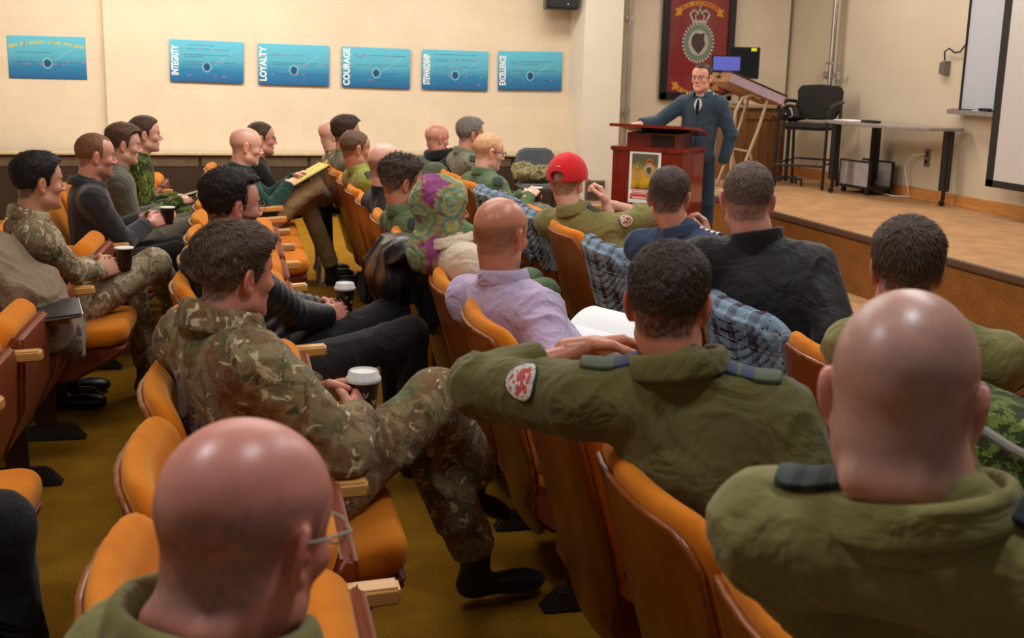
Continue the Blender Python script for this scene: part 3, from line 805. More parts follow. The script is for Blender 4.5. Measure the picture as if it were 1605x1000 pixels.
def poster(x, z, title, tilt, label, lines, wd=.745, ht=.425, yy=WY):
    t = thing('poster', (x, yy-.006, z), 0, label, 'poster', 'blue posters along the wall', rot=(0, math.radians(tilt), 0))
    mb = MB(); mb.box((0, 0, 0), (wd, .006, ht)); mb.build('sheet', M['poster'], t, bevel=.0025)
    # faint emblem and light streak
    ring = MB(); n = 28
    for k in range(n):
        a = 2*PI*k/n; ring.box((.0+.043*math.cos(a), -.0040, -.055+.05*math.sin(a)), (.009, .001, .009), RY(-a))
    ring.build('emblem_ring', ink['pale'], t)
    xz_poly('emblem', [(.030*math.cos(a)*(1+.12*math.sin(5*a)), -.055+.036*math.sin(a)*(1+.1*math.cos(3*a))) for a in [2*PI*k/20 for k in range(20)]], ink['navy'], t, -.0037)
    st = MB()
    for dz in (0, .016): st.box((.175, -.0038, .05-dz), (.26, .0008, .0028), RY(-.60))
    st.build('streak', ink['pale'], t)
    # rows of small print, too small to read in the photograph
    bars = {'dark': MB(), 'pink': MB()}; r = random.Random(title)
    for (zz, x0, x1) in lines:
        xx = x0
        while xx < x1:
            l = r.uniform(.014, .045); k = 'pink' if r.random() < .16 else 'dark'
            bars[k].box((xx+l/2, -.0042, zz), (l, .0006, .0075 if k == 'pink' else .0042)); xx += l+.006
    bars['dark'].build('small_print', ink['dark'], t); 
    if bars['pink'].v: bars['pink'].build('small_print', ink['pink'], t)
    if title == 'ARC':
        s = 'OBEY AND SUPPORT LAWFUL AUTHORITY'; R0 = 1.35; n = len(s)
        mbs = []
        for i, ch_ in enumerate(s):
            if ch_ == ' ': continue
            a = (i-(n-1)/2)*.0163
            text_obj('letter', ch_, .040, ink['yellow'], t, (R0*math.sin(a), -.0042, .15-R0*(1-math.cos(a))), RY(a) @ WXZ, .0004, .0012)
    else:
        text_obj('title', title, .098, ink['white'], t, (-wd/2+.055, -.0042, 0), RY(-PI/2) @ WXZ, .0004, .0030, sx=min(.84, .36/(.098*.66*len(title)) if len(title) > 8 else .84))
    return t
L1 = [(.165, -.2, .05), (.125, -.2, .22), (.065, -.24, .2), (.045, -.22, -.05), (-.01, -.24, .3), (-.035, -.22, 0), (-.09, -.24, .12), (-.15, -.24, .15)]
poster(-1.36, 1.605, 'ARC', 0, 'blue poster with an arched yellow heading, leftmost on the wall', [(.05, -.3, .0), (-.045, -.32, .33), (-.065, -.3, .15)], yy=13.1)
poster(.21, 1.605, 'INTEGRITY', 1.0, 'blue poster titled INTEGRITY', L1)
poster(1.105, 1.59, 'LOYALTY', .6, 'blue poster titled LOYALTY', [(.10, -.24, .1), (.02, -.24, .34), (0, -.22, .2), (-.10, -.24, .3)])
poster(1.985, 1.58, 'COURAGE', .8, 'blue poster titled COURAGE', [(.13, -.24, .32), (.11, -.22, -.1), (.03, -.24, .34), (-.06, -.1, .2), (-.13, -.1, .15)])
poster(2.86, 1.575, 'STEWARDSHIP', .4, 'blue poster titled STEWARDSHIP', [(.165, -.24, .25), (.11, -.24, .25), (.09, -.24, -.1), (.03, -.24, .22), (.0, -.24, .0), (-.07, -.2, .3), (-.15, -.24, .25)])
poster(3.72, 1.585, 'EXCELLENCE', -.4, 'blue poster titled EXCELLENCE, nearest the pilaster', [(.10, -.24, .25), (.075, -.22, .1), (0, -.24, .3), (-.03, -.22, .0), (-.10, -.24, .25)])
# loudspeaker high on the wall
t = thing('loudspeaker', (3.98, 12.70, 2.25), 0, 'small black loudspeaker mounted high on the wall beside the pilaster', 'speaker')
mb = MB(); mb.prism([(-.22, -.12), (.14, -.12), (.2, .2), (-.16, .2)], -.0, .34, RZ(0)); mb.build('cabinet', M['black_metal'], t, bevel=.008)
mb = MB(); mb.box((-.03, -.125, .17), (.32, .012, .31)); mb.build('grille', plain('speaker_cloth', (.02, .02, .02), .9), t, bevel=.004)
mb = MB(); mb.lathe([(.0, 0), (.008, 0), (.008, .006), (0, .007)], 12, (.02, -.13, .05), RX(PI/2)); mb.build('badge', M['chrome'], t)

# ------------------------------------------------------------------ framed unit banner on the wall
def ring_pts(cx, cz, rx, rz, a0, a1, n): return [(cx+rx*math.cos(a0+(a1-a0)*i/n), cz+rz*math.sin(a0+(a1-a0)*i/n)) for i in range(n+1)]
t = thing('framed_banner', (5.72, WY-.03, 1.98), 0, 'tall black-framed dark red banner with a crowned crest and gold scrolls', 'picture')
mb = MB()
for dx in (-.41, .41): mb.box((dx, 0, 0), (.085, .05, 1.36))
for dz in (-.64, .64): mb.box((0, 0, dz), (.90, .05, .085))
mb.build('frame', plain('frame_black', (.015, .014, .014), .25), t, bevel=.006)
m_red, nt, b = newmat('maroon_cloth'); v = coords(nt); col(b, nt, ramp(nt, noise(nt, v, 3, 4), [(.3, srgb(116, 26, 30)), (.7, srgb(134, 36, 38))])); b.inputs['Roughness'].default_value = .35; b.inputs['Coat Weight'].default_value = .5; b.inputs['Coat Roughness'].default_value = .08
mb = MB(); mb.box((0, .01, 0), (.78, .02, 1.24)); mb.build('banner', m_red, t)
for (cz, up, nm, txt) in ((.10, 1, 'upper_scroll', "4CE ESCADRON"), (-.30, -1, 'lower_scroll', 'ROYAL CANADIAN')):
    R_ = .36; mb = MB(); n = 20; span = .78
    for i in range(n):
        a0 = -span+2*span*i/n; a1 = -span+2*span*(i+1)/n
        q = []
        for a, rr in ((a0, R_), (a1, R_), (a1, R_+.065), (a0, R_+.065)): q.append((rr*math.sin(a)*.92, up*(rr*math.cos(a)*.8)-up*.0))
        V = [(x, -.001, z+cz-(.0)) for x, z in q]; V2 = [(x, -.005, z) for x, _, z in V]
        mb.add(V+V2, [(0, 1, 2, 3), (7, 6, 5, 4), (0, 4, 5, 1), (1, 5, 6, 2), (2, 6, 7, 3), (3, 7, 4, 0)])
    for sg in (-1, 1):
        a = span*sg; x = (R_+.02)*math.sin(a)*.92; z = up*(R_+.02)*math.cos(a)*.8+cz
        mb.prism([(x-.03*sg, z-.04), (x+.055*sg, z-.055), (x+.035*sg, z-.005), (x+.065*sg, z+.03), (x-.01*sg, z+.035)], 0, .003, RX(PI/2))
    mb.build(nm, ink['gold'], t)
    if up > 0:
        for i, ch_ in enumerate(txt):
            if ch_ == ' ': continue
            a = (i-(len(txt)-1)/2)*.115; rr = R_+.032
            text_obj('letter', ch_, .058, ink['red'], t, (rr*math.sin(a)*.92, -.0062, cz+up*rr*math.cos(a)*.8), RY(a) @ WXZ, .0004, .001)
    else:
        for i in range(7):
            a = -.62+i*.2; rr = R_+.032; mbx = (rr*math.sin(a)*.92, -.0062, cz-rr*math.cos(a)*.8)
            text_obj('letter', 'ROMASTE'[i], .055, ink['red'], t, mbx, RY(-a) @ WXZ, .0004, .001)
def crest(t, c, s, y, mats, pre=''):
    """crowned wreath with a dark leaf-like centre, s = half height of the wreath"""
    cx, cz = c; mb = MB(); n = 32
    for k in range(n):
        a = 2*PI*k/n; r = 1.0
        mb.box((cx+s*.86*math.cos(a), y, cz+s*math.sin(a)), (s*.16, .003, s*.11), RY(-a))
    o = MB(); o.prism([(cx+.80*s*math.cos(2*PI*k/32), cz+.93*s*math.sin(2*PI*k/32)) for k in range(32)], -y, -y+.002, RX(PI/2)); o.build('wreath', mats[1], t)
    mb.build('wreath_leaves', mats[0], t)
    o = MB(); o.prism([(cx+.58*s*math.cos(2*PI*k/28), cz+.68*s*math.sin(2*PI*k/28)) for k in range(28)], -y+.003, -y+.005, RX(PI/2)); o.build('roundel', mats[0], t)
    o = MB(); o.prism([(cx-.38*s, cz+.30*s), (cx-.2*s, cz+.50*s), (cx+.1*s, cz+.46*s), (cx+.34*s, cz+.52*s), (cx+.30*s, cz+.2*s), (cx+.40*s, cz-.1*s), (cx+.2*s, cz-.42*s), (cx+.02*s, cz-.6*s), (cx-.2*s, cz-.40*s), (cx-.42*s, cz-.1*s)], -y+.006, -y+.008, RX(PI/2)); o.build('emblem', mats[2], t)
    # crown: band, two arches, centre arch and small cross
    o = MB(); z0 = cz+s*1.02
    o.prism([(cx-.42*s, z0), (cx+.42*s, z0), (cx+.44*s, z0+.16*s), (cx-.44*s, z0+.16*s)], -y, -y+.003, RX(PI/2))
    for sg in (-1, 1):
        o.tube([(cx+sg*.42*s, y-.002, z0+.16*s), (cx+sg*.56*s, y-.002, z0+.45*s), (cx+sg*.36*s, y-.002, z0+.66*s), (cx+sg*.06*s, y-.002, z0+.52*s)], s*.07, 6)
        o.tube([(cx+sg*.22*s, y-.002, z0+.16*s), (cx+sg*.26*s, y-.002, z0+.4*s), (cx+sg*.05*s, y-.002, z0+.5*s)], s*.045, 6)
    o.lathe([(0, -.1*s), (.08*s, -.04*s), (.09*s, .03*s), (0, .1*s)], 10, (cx, y-.002, z0+.66*s))
    o.box((cx, y-.002, z0+.84*s), (.05*s, .003, .2*s)); o.box((cx, y-.002, z0+.86*s), (.16*s, .003, .05*s)); o.build('crown', mats[3], t)
crest(t, (0, -.03), .215, -.006, (ink['silver'], ink['green'], plain('crest_dark', srgb(70, 52, 50), .6), ink['silver']))
# ------------------------------------------------------------------ red lectern in front of the stage
M['cherry'] = wood('cherry_veneer', srgb(96, 18, 10), srgb(140, 34, 20), (9, 9, .8), .28, .5)
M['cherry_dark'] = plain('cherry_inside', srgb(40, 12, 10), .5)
LX, LY, LZ = 3.78, 9.24, 0
t = thing('lectern', (LX, LY, LZ), math.radians(-132), 'cherry red wooden lectern with a poster taped to its front', 'lectern')
mb = MB(); mb.box((0, 0, .50), (.57, .60, 1.0)); mb.build('cabinet', M['cherry'], t, bevel=.004)
mb = MB(); mb.box((0, 0, 1.005), (.60, .63, .035)); mb.build('cabinet_top', M['cherry'], t, bevel=.004)
mb = MB(); mb.box((.17, 0, 1.075), (.015, .44, .115)); mb.box((-.02, .21, 1.075), (.36, .015, .115)); mb.box((-.02, -.21, 1.075), (.36, .015, .115)); mb.box((-.19, .0, 1.075), (.015, .40, .115)); mb.build('riser', M['cherry'], t, bevel=.002)
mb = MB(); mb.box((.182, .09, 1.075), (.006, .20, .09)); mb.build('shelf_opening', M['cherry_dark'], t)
mb = MB()
NT = 12
for i in range(NT):
    x0 = -.30+.62*i/NT; x1 = -.30+.62*(i+1)/NT
    hf = lambda x: 1.125+.13*(x+.3)+.018*math.sin((x+.3)*5)
    w0 = .325+.03*math.sin(PI*(i/NT)); w1 = .325+.03*math.sin(PI*((i+1)/NT))
    V = [(x0, -w0, hf(x0)), (x1, -w1, hf(x1)), (x1, w1, hf(x1)), (x0, w0, hf(x0))]
    V = [(x, y, z-.024) for x, y, z in V]+V; mb.add(V, [(3, 2, 1, 0), (4, 5, 6, 7), (0, 1, 5, 4), (2, 3, 7, 6)]+([(3, 0, 4, 7)] if i == 0 else [])+([(1, 2, 6, 5)] if i == NT-1 else []))
mb.build('reading_top', M['cherry'], t)
p = thing('taped_poster', (0, 0, 0), 0, 'yellow and grey crest poster in a white border taped to the lectern', 'poster')
p.location = t.matrix_world @ Vector((0, 0, 0)); bpy.context.view_layer.update()
Rl = RZ(math.radians(-132)+PI/2)   # local -y of the poster = lectern front
fc = RZ(math.radians(-132)) @ Vector((.291, -.01, 0)) + Vector((LX, LY, .78)); p.location = fc; p.rotation_euler = Rl.to_euler()
mb = MB(); mb.box((0, 0, 0), (.27, .003, .42)); mb.build('sheet', ink['white'], p)
m_pp, nt, b = newmat('poster_picture'); tc = N(nt, 'ShaderNodeTexCoord'); sp = N(nt, 'ShaderNodeSeparateXYZ'); nt.links.new(tc.outputs['Generated'], sp.inputs[0])
ad = N(nt, 'ShaderNodeMath', operation='MULTIPLY_ADD'); nt.links.new(noise(nt, coords(nt), 22, 4, .6, .6), ad.inputs[0]); ad.inputs[1].default_value = .5; nt.links.new(sp.outputs['Z'], ad.inputs[2])
col(b, nt, ramp(nt, ad.outputs[0], [(.2, srgb(84, 66, 40)), (.45, srgb(222, 170, 20)), (.75, srgb(200, 160, 70)), (1.1, srgb(96, 92, 66))])); b.inputs['Roughness'].default_value = .5
mb = MB(); mb.box((0, -.0025, .045), (.225, .002, .29)); mb.build('picture', m_pp, p)
crest(p, (.04, .06), .052, -.0045, (ink['silver'], plain('crest_gold', srgb(206, 160, 80), .5), plain('crest_brown', srgb(90, 70, 50), .6), plain('crown_red', srgb(214, 110, 60), .5)))
for (cx, cz) in ((-.065, .08), (-.06, -.005)):
    o = MB(); n = 20
    for k in range(n):
        a = 2*PI*k/n; o.box((cx+.034*math.cos(a), -.0045, cz+.034*math.sin(a)), (.009, .002, .007), RY(-a))
    o.lathe([(0, 0), (.016, 0), (.016, .002), (0, .002)], 14, (cx, -.0045, cz), RX(PI/2)); o.build('medallion', plain('medallion', srgb(176, 150, 84), .5), p)
for k, (zz, wd) in enumerate(((-.118, .16), (-.145, .19), (-.168, .20))):
    mb = MB(); mb.box((-.02-.0*k, -.003, zz), (wd, .002, .020)); mb.build('red_band', plain('band_red', srgb(206, 74, 60), .5), p)
mb = MB()
for zz, n in ((-.118, 8), (-.168, 11)):
    mb.box((-.09+n*.008, -.0044, zz), (n*.016, .0008, .003))
    for k in range(n): mb.box((-.09+k*.016, -.0048, zz), (.010, .001, .010))
mb.build('small_print', ink['white'], p)

# ------------------------------------------------------------------ things on the stage
M['oak'] = wood('oak_veneer', srgb(92, 58, 30), srgb(140, 94, 54), (10, 10, .9), .4, .2)
t = thing('oak_cabinet', (6.06, 12.2, SH), math.radians(0), 'brown oak cabinet with a panelled door, behind the slanted desk', 'cabinet')
mb = MB(); mb.box((0, 0, .40), (.62, .5, .80)); mb.build('body', M['oak'], t, bevel=.004)
mb = MB(); mb.box((0, 0, .815), (.68, .56, .03)); mb.build('top', wood('oak_top', srgb(150, 118, 90), srgb(176, 146, 116), (1, 9, 9)), t, bevel=.004)
mb = MB(); mb.box((0, -.26, .42), (.54, .02, .68)); d = mb.build('door', M['oak'], t, bevel=.005)
mb = MB()
for dx in (-.22, .22): mb.box((dx, -.275, .42), (.07, .014, .66))
for dz in (-.295, .295): mb.box((0, -.275, .42+dz), (.38, .014, .07))
mb.build('door_frame', M['oak'], d, bevel=.004)
# slanted desk on bent tube legs
t = thing('slanted_desk', (5.50, 11.22, SH), math.radians(-4), 'slanted lavender-edged wooden desk on bent tube legs behind the speaker', 'desk')
tilt = .36
Rtl = RY(tilt)
mb = MB(); mb.box((0, 0, 1.02), (.64, .60, .10), Rtl); mb.build('desktop', wood('desk_wood', srgb(150, 104, 66), srgb(176, 130, 90), (1, 9, 9)), t, bevel=.004)
mb = MB(); mb.box((0, -.306, 1.02), (.62, .012, .085), Rtl); mb.build('edge_panel', plain('lavender_laminate', srgb(176, 156, 168), .4), t, bevel=.002)
mb = MB(); mb.box((.02, 0, 1.075), (.66, .62, .012), Rtl); mb.build('surface', plain('desk_top_dark', srgb(84, 56, 44), .4), t, bevel=.002)
mt = plain('beige_tube', srgb(186, 160, 134), .35, .2)
for sg in (-1, 1):
    y = sg*.25
    mb = MB(); mb.tube([(-.20, y, 0), (-.20, y, .50), (-.19, y, .80), (-.13, y, .93), (-.02, y, .97), (.06, y, .93)], .017, 10); mb.build('leg', mt, t, smooth=True)
    mb = MB(); mb.tube([(.14, y, .92), (.06, y, .62), (-.08, y, .22), (-.16, y, 0)], .017, 10); mb.build('leg', mt, t, smooth=True)
mb = MB(); mb.tube([(-.02, -.25, .40), (.10, -.25, .05), (.11, -.25, 0)], .014, 10); mb.tube([(-.02, .25, .40), (.10, .25, .05), (.11, .25, 0)], .014, 10); mb.tube([(-.02, -.25, .40), (-.02, .25, .40)], .012, 8); mb.build('brace', mt, t, smooth=True)
t = thing('paper_stack', (5.05, 10.4, SH), .2, 'low pile of papers lying on the stage behind the speaker', 'papers')
r = random.Random(4)
for k in range(5):
    mb = MB(); mb.box((r.uniform(-.01, .01), r.uniform(-.01, .01), .007+k*.014), (.22, .30, .012), RZ(r.uniform(-.15, .15))); mb.build('sheaf', plain('paper', srgb(196, 178, 150), .8), t)
def screen_thing(nm, loc, rz, w, h, label, cat, scr, foot=True, lift=0):
    t = thing(nm, loc, rz, label, cat)
    mb = MB(); mb.box((0, 0, h/2+.04+lift), (.035, w, h)); mb.build('housing', M['black_metal'], t, bevel=.006)
    mb = MB(); mb.box((-.019, 0, h/2+.045+lift), (.003, w-.03, h-.035)); mb.build('screen', scr, t)
    if foot:
        mb = MB(); mb.box((.02, 0, .03+lift/2), (.03, .05, .08+lift)); mb.lathe([(0, -.005), (.10, -.005), (.09, .008), (0, .012)], 20, (.02, 0, 0)); mb.build('stand', M['black_metal'], t, smooth=True)
    return t
s0 = screen_thing('computer_monitor', (5.90, 12.12, 1.28), math.radians(76), .34, .34, 'black flat computer monitor with a yellow sticker on the desk', 'monitor', plain('screen_dark', (.012, .013, .016), .12), lift=.24)
mb = MB(); mb.box((-.022, -.10, .595), (.002, .06, .035)); mb.build('yellow_sticker', plain('sticker', srgb(220, 230, 40), .6), s0)
s1 = screen_thing('laptop_screen', (5.26, 11.20, 1.585), math.radians(76), .30, .17, 'small screen glowing blue-violet behind the speaker, on the desk', 'screen', emis('screen_blue', srgb(96, 100, 190), .9))
# tall bar-height chair
def tube_thing(mb, parts, r): 
    for p_ in parts: mb.tube(p_, r, 10)
M['chair_black'] = cloth('charcoal_seat', srgb(40, 36, 34))
t = thing('bar_chair', (6.36, 11.40, SH), math.radians(222), 'tall black bar-height armchair with footrest, standing on the stage', 'chair')
for sx, sy in ((1, 1), (1, -1), (-1, 1), (-1, -1)):
    mb = MB(); mb.tube([(sx*.26, sy*.27, 0), (sx*.235, sy*.265, .62), (sx*.22, sy*.265, .86)] if sx > 0 else [(-.28, sy*.25, 0), (-.22, sy*.25, .63), (-.25, sy*.24, .90)], .016, 10); mb.build('leg', M['black_metal'], t, smooth=True)
mb = MB(); mb.tube([(.25, .26, .24), (.25, -.26, .24)], .011, 8); mb.tube([(-.25, .25, .28), (-.25, -.25, .28)], .011, 8)
for sy in (1, -1): mb.tube([(.25, sy*.26, .26), (-.25, sy*.25, .26)], .011, 8)
mb.build('footrest', M['black_metal'], t, smooth=True)
mb = MB(); mb.box((0, 0, .64), (.46, .48, .07)); mb.build('seat', M['chair_black'], t, bevel=.03, seg=3)
mb = MB(); n = 10; V = []; F = []
pts = [(.0, 0), (.17, .0), (.24, .12), (.25, .30), (.22, .36), (0, .375), (-.22, .36), (-.25, .30), (-.24, .12), (-.17, 0)]
mb.prism([(y, z) for y, z in pts], -.025, .025, RZ(PI/2) @ RX(PI/2) if False else Matrix(((0, 0, 1), (1, 0, 0), (0, 1, 0))), (-.27, 0, .70)); mb.build('backrest', M['chair_black'], t, bevel=.015, seg=3)
for sy in (1, -1):
    mb = MB(); mb.tube([(-.24, sy*.26, .89), (-.1, sy*.29, .90), (.1, sy*.29, .88), (.24, sy*.27, .83)], .018, 10); mb.build('armrest', M['black_metal'], t, smooth=True)
# black conference phone like object on a stand
t = thing('headset_stand', (6.24, 11.62, SH), 0, 'black stand holding a low domed black fan beside the tall chair', 'stand')
mb = MB(); mb.tube([(0, 0, .04), (0, 0, .70)], .02, 10); mb.build('pole', M['black_metal'], t, smooth=True)
mb = MB()
for a in range(4): mb.tube([(0, 0, .08), (.2*math.cos(a*PI/2+.5), .2*math.sin(a*PI/2+.5), .07), (.2*math.cos(a*PI/2+.5), .2*math.sin(a*PI/2+.5), 0)], .014, 8)
mb.build('foot', M['black_metal'], t, smooth=True)
mb = MB(); mb.lathe([(0, 0), (.07, .0), (.19, .03), (.195, .045), (.13, .06), (.11, .13), (.06, .17), (0, .18)], 24, (0, 0, .68)); mb.build('dome', plain('gloss_black', (.01, .01, .011), .12), t, smooth=True)
# long grey table on castors
t = thing('long_table', (6.55, 10.22, SH), 0, 'long grey-topped table on black castored legs, standing on the stage', 'table')
M['table_grey'] = plain('grey_laminate', srgb(150, 138, 130), .4)
mb = MB(); pts = [(-.30, .72), (.30, .72), (.34, -.72), (-.04, -.72), (-.22, -.4), (-.32, 0)]
mb.prism(pts, .70, .73); mb.build('tabletop', M['table_grey'], t, bevel=.006)
for sx, sy in ((-.22, .58), (.24, .58), (.26, -.60)):
    mb = MB(); mb.box((sx, sy, .42), (.06, .10, .56)); mb.tube([(sx, sy, .18), (sx, sy, .05)], .02, 10); l = mb.build('leg', M['black_metal'], t, bevel=.01)
    mb = MB(); mb.tube([(sx-.02, sy-.02, .028), (sx+.0, sy+.02, .028)], .028, 14); mb.build('castor', M['black_metal'], l, smooth=True)
t = thing('paper', (6.45, 10.72, SH+.732), .1, 'white sheet of paper lying on the long table', 'paper'); mb = MB(); mb.box((0, 0, .004), (.22, .32, .008)); mb.build('sheet', ink['white'], t)
t = thing('remote_control', (6.42, 10.33, SH+.732), .2, 'black remote control lying on the long table', 'remote'); mb = MB(); mb.box((0, 0, .012), (.07, .22, .022)); mb.build('body', M['black_metal'], t, bevel=.006)
mb = MB()
for i in range(3):
    for j in range(6): mb.box((-.018+i*.018, -.08+j*.025, .0245), (.009, .014, .004))
mb.build('buttons', plain('button_grey', (.1, .1, .1), .6), t)
# low grey cart
t = thing('low_cart', (6.68, 10.75, SH), math.radians(6), 'low open grey cart with black edges on wheels under the table', 'cart')
pg = plain('pale_grey_panel', srgb(170, 164, 162), .5)
for dx, nm in ((-.14, 'side_panel'), (.14, 'side_panel')):
    mb = MB(); mb.box((dx, 0, .20), (.02, .46, .25)); q = mb.build(nm, pg, t)
    mb = MB(); mb.box((dx, 0, .33), (.028, .48, .016)); mb.box((dx, .235, .20), (.028, .016, .27)); mb.box((dx, -.235, .20), (.028, .016, .27)); mb.build('edging', M['black_metal'], q)
mb = MB(); mb.box((0, 0, .07), (.31, .48, .03)); mb.build('base', M['black_metal'], t)
for sx in (-.12, .12):
    for sy in (-.19, .19): mb = MB(); mb.tube([(sx-.015, sy, .028), (sx+.015, sy, .028)], .028, 14); mb.build('wheel', M['black_metal'], t, smooth=True)
# wall fittings
t = thing('power_outlet', (FX-.008, 10.12, .86), 0, 'grey double power outlet on the front wall by the table leg', 'outlet')
mb = MB(); mb.box((0, 0, 0), (.012, .08, .17)); mb.build('plate', plain('outlet_grey', srgb(120, 112, 98), .5), t, bevel=.003)
mb = MB(); mb.box((-.008, 0, .035), (.008, .04, .04)); mb.box((-.008, 0, -.035), (.008, .04, .04)); mb.build('socket', M['dark_metal'], t)
mb = MB(); mb.tube([(FX-.02, 10.12, .90), (FX-.08, 10.25, .88), (FX-.06, 10.40, .75), (FX-.05, 10.33, .55), (FX-.06, 10.28, .465), (FX-.16, 10.4, .46), (FX-.12, 10.9, .46), (FX-.2, 11.4, .46), (FX-.10, 11.8, .46)], .006, 8)
tag(mb.build('white_cable', M['white'], smooth=True), 'white cable looping from the outlet down along the stage baseboard', 'cable')
t = thing('junction_box', (FX-.03, 9.93, 1.72), 0, 'small grey junction box on the wall left of the whiteboard', 'box')
mb = MB(); mb.box((0, 0, 0), (.06, .055, .13)); mb.box((.0, .055, 0), (.04, .05, .11)); mb.build('box', plain('box_grey', srgb(120, 116, 108), .4, .4), t, bevel=.004)
mb = MB(); mb.tube([(FX-.05, 9.93, 1.79), (FX-.06, 9.93, 1.87), (FX-.05, 9.88, 1.90), (FX-.04, 9.80, 1.86), (FX-.04, 9.72, 1.87), (FX-.03, 9.66, 1.94), (FX-.03, 9.64, 2.4)], .008, 8)
tag(mb.build('black_cable', M['black_metal'], smooth=True), 'black cable from the junction box up behind the whiteboard edge', 'cable')
t = thing('whiteboard', (FX-.025, 8.40, 2.0), 0, 'wall-mounted whiteboard partly behind the projection screen', 'whiteboard')
mb = MB(); mb.box((0, 0, 0), (.02, 2.46, 1.3)); mb.build('board', plain('board_white', srgb(190, 194, 204), .2, 0, .01), t)
mb = MB()
for dy in (-1.24, 1.24): mb.box((-.006, dy, 0), (.035, .022, 1.32))
for dz in (-.655, .655): mb.box((-.006, 0, dz), (.035, 2.48, .022))
mb.build('frame', M['dark_metal'], t, bevel=.003)
t = thing('marker_tray', (FX-.085, 9.15, 1.32), 0, 'grey marker tray below the whiteboard', 'tray')
mb = MB(); mb.box((0, 0, 0), (.11, 1.1, .03)); mb.box((-.05, 0, .018), (.012, 1.1, .02)); mb.build('tray', plain('tray_grey', srgb(150, 146, 140), .4, .3), t, bevel=.004)
for k, (y, c_, lab) in enumerate(((9.66, srgb(190, 50, 50), 'red'), (9.56, srgb(30, 30, 40), 'black'), (9.49, srgb(60, 60, 60), 'grey'), (9.36, srgb(200, 200, 200), 'white'))):
    t = thing('marker_pen', (FX-.075, y, 1.345), 0, lab+' marker pen lying on the marker tray', 'marker'); mb = MB(); mb.tube([(0, -.045, 0), (0, .03, 0)], .008, 10); mb.build('barrel', plain('pen_'+lab, c_, .4), t, smooth=True); mb = MB(); mb.tube([(0, .03, 0), (0, .055, 0)], .009, 10); mb.build('cap', plain('cap_'+lab, tuple(x*.6 for x in c_), .4), t, smooth=True)
t = thing('board_eraser', (FX-.08, 9.22, 1.36), 0, 'black felt eraser on the marker tray', 'eraser'); mb = MB(); mb.box((0, 0, 0), (.05, .13, .028)); mb.build('block', M['black_metal'], t, bevel=.004); mb = MB(); mb.box((0, 0, -.012), (.048, .128, .012)); mb.build('felt', M['chair_black'], t)
t = thing('projection_screen', (FX-.26, 7.38, 1.77), 0, 'large white projection screen with a black border', 'screen')
mb = MB(); mb.box((0, 0, 0), (.012, 2.78, 2.0)); mb.build('fabric', plain('screen_white', srgb(204, 198, 194), .7, 0, .01), t)
mb = MB()
for dy in (-1.43, 1.43): mb.box((-.002, dy, 0), (.016, .095, 2.1))
for dz in (-1.02, 1.02): mb.box((-.002, 0, dz), (.016, 2.95, .06))
mb.build('border', M['black_metal'], t)
mb = MB(); mb.box((0, 0, 1.12), (.10, 3.1, .12)); mb.build('case', M['white'], t, bevel=.01)
for yy in (6.2, 8.6):
    mb = MB(); mb.box((FX-.14, yy, 2.90), (.22, .04, .04)); o = mb.build('bracket', M['black_metal'], t); o.location = -Vector(t.location)
# ------------------------------------------------------------------ theatre chairs
def mat_velour():
    m, nt, b = newmat('orange_velour'); v = coords(nt)
    n = noise(nt, v, 6, 5, .6); col(b, nt, ramp(nt, n, [(.3, srgb(204, 108, 12)), (.7, srgb(230, 134, 26))]))
    b.inputs['Roughness'].default_value = .85; b.inputs['Sheen Weight'].default_value = .5; b.inputs['Sheen Tint'].default_value = (1, .62, .2, 1); b.inputs['Specular IOR Level'].default_value = .2
    bump(nt, b, noise(nt, v, 300, 2), .3, .002); return m
M['velour'] = mat_velour()
M['shell'] = wood('brown_plywood_shell', srgb(122, 62, 16), srgb(150, 82, 26), (6, 6, .8), .38, .15)
M['pan'] = plain('rust_seat_pan', srgb(124, 54, 20), .5, 0, .12, 5, .1, 80)
M['armwood'] = wood('beech_armrest', srgb(206, 146, 74), srgb(228, 174, 102), (1.2, 10, 10), .35, .3)
M['standard'] = plain('brown_steel_standard', srgb(62, 34, 20), .45, .1, .15)
BT = .89
def back_warp(P): return (BT-P[:, 2])*.29+.045*(P[:, 1]/.27)**2
def rrect(y, z, hy, hz, r): a = np.abs(y)-(hy-r); b = np.abs(z)-(hz-r); return np.sqrt(np.maximum(a, 0)**2+np.maximum(b, 0)**2)+np.minimum(np.maximum(a, b), 0)-r
def f_back(P):
    x = P[:, 0]-back_warp(P)-.032; w = .268-.02*np.clip((.6-P[:, 2])/.3, 0, 1)
    d2 = rrect(P[:, 1]/w*.268, P[:, 2]-(BT-.25), .275, .25, .085); dx = np.abs(x-.0)-.031
    return smax(d2*.9, dx, .05)
def f_shell(P):
    x = P[:, 0]-back_warp(P)+.006
    w = .250-.05*np.clip((.5-P[:, 2])/.3, 0, 1)
    d2 = rrect(P[:, 1]/w*.262, P[:, 2]-.520, .268, .335, .075); return smax(d2*.9, np.abs(x)-.009, .008)
def f_seat(P):
    x = P[:, 0]-.41; z = P[:, 2]-.425-.02*np.clip(x/.2, -1, 1)+.02*(P[:, 1]/.25)**2*0
    d2 = rrect(x, P[:, 1], .245, .262, .09); return smax(d2*.9, np.abs(z)-.048, .045)
def f_pan(P):
    x = P[:, 0]-.40; z = P[:, 2]-.362-.01*np.clip(x/.2, -1, 1)
    a = np.abs(x)-.215; b = np.abs(P[:, 1])-.225; c = (np.abs(x)+np.abs(P[:, 1])-.36)*.707
    return smax(np.maximum(np.maximum(a, b), c), np.abs(z)-.014, .012)
def sdf_obj(name, f, lo, hi, h, mat, parent):
    V, Q = surf(f, lo, hi, h, slack=1.8); b = Bag(); b.add(V, Q); return link_mesh(name, b.mesh(name), mat, parent)
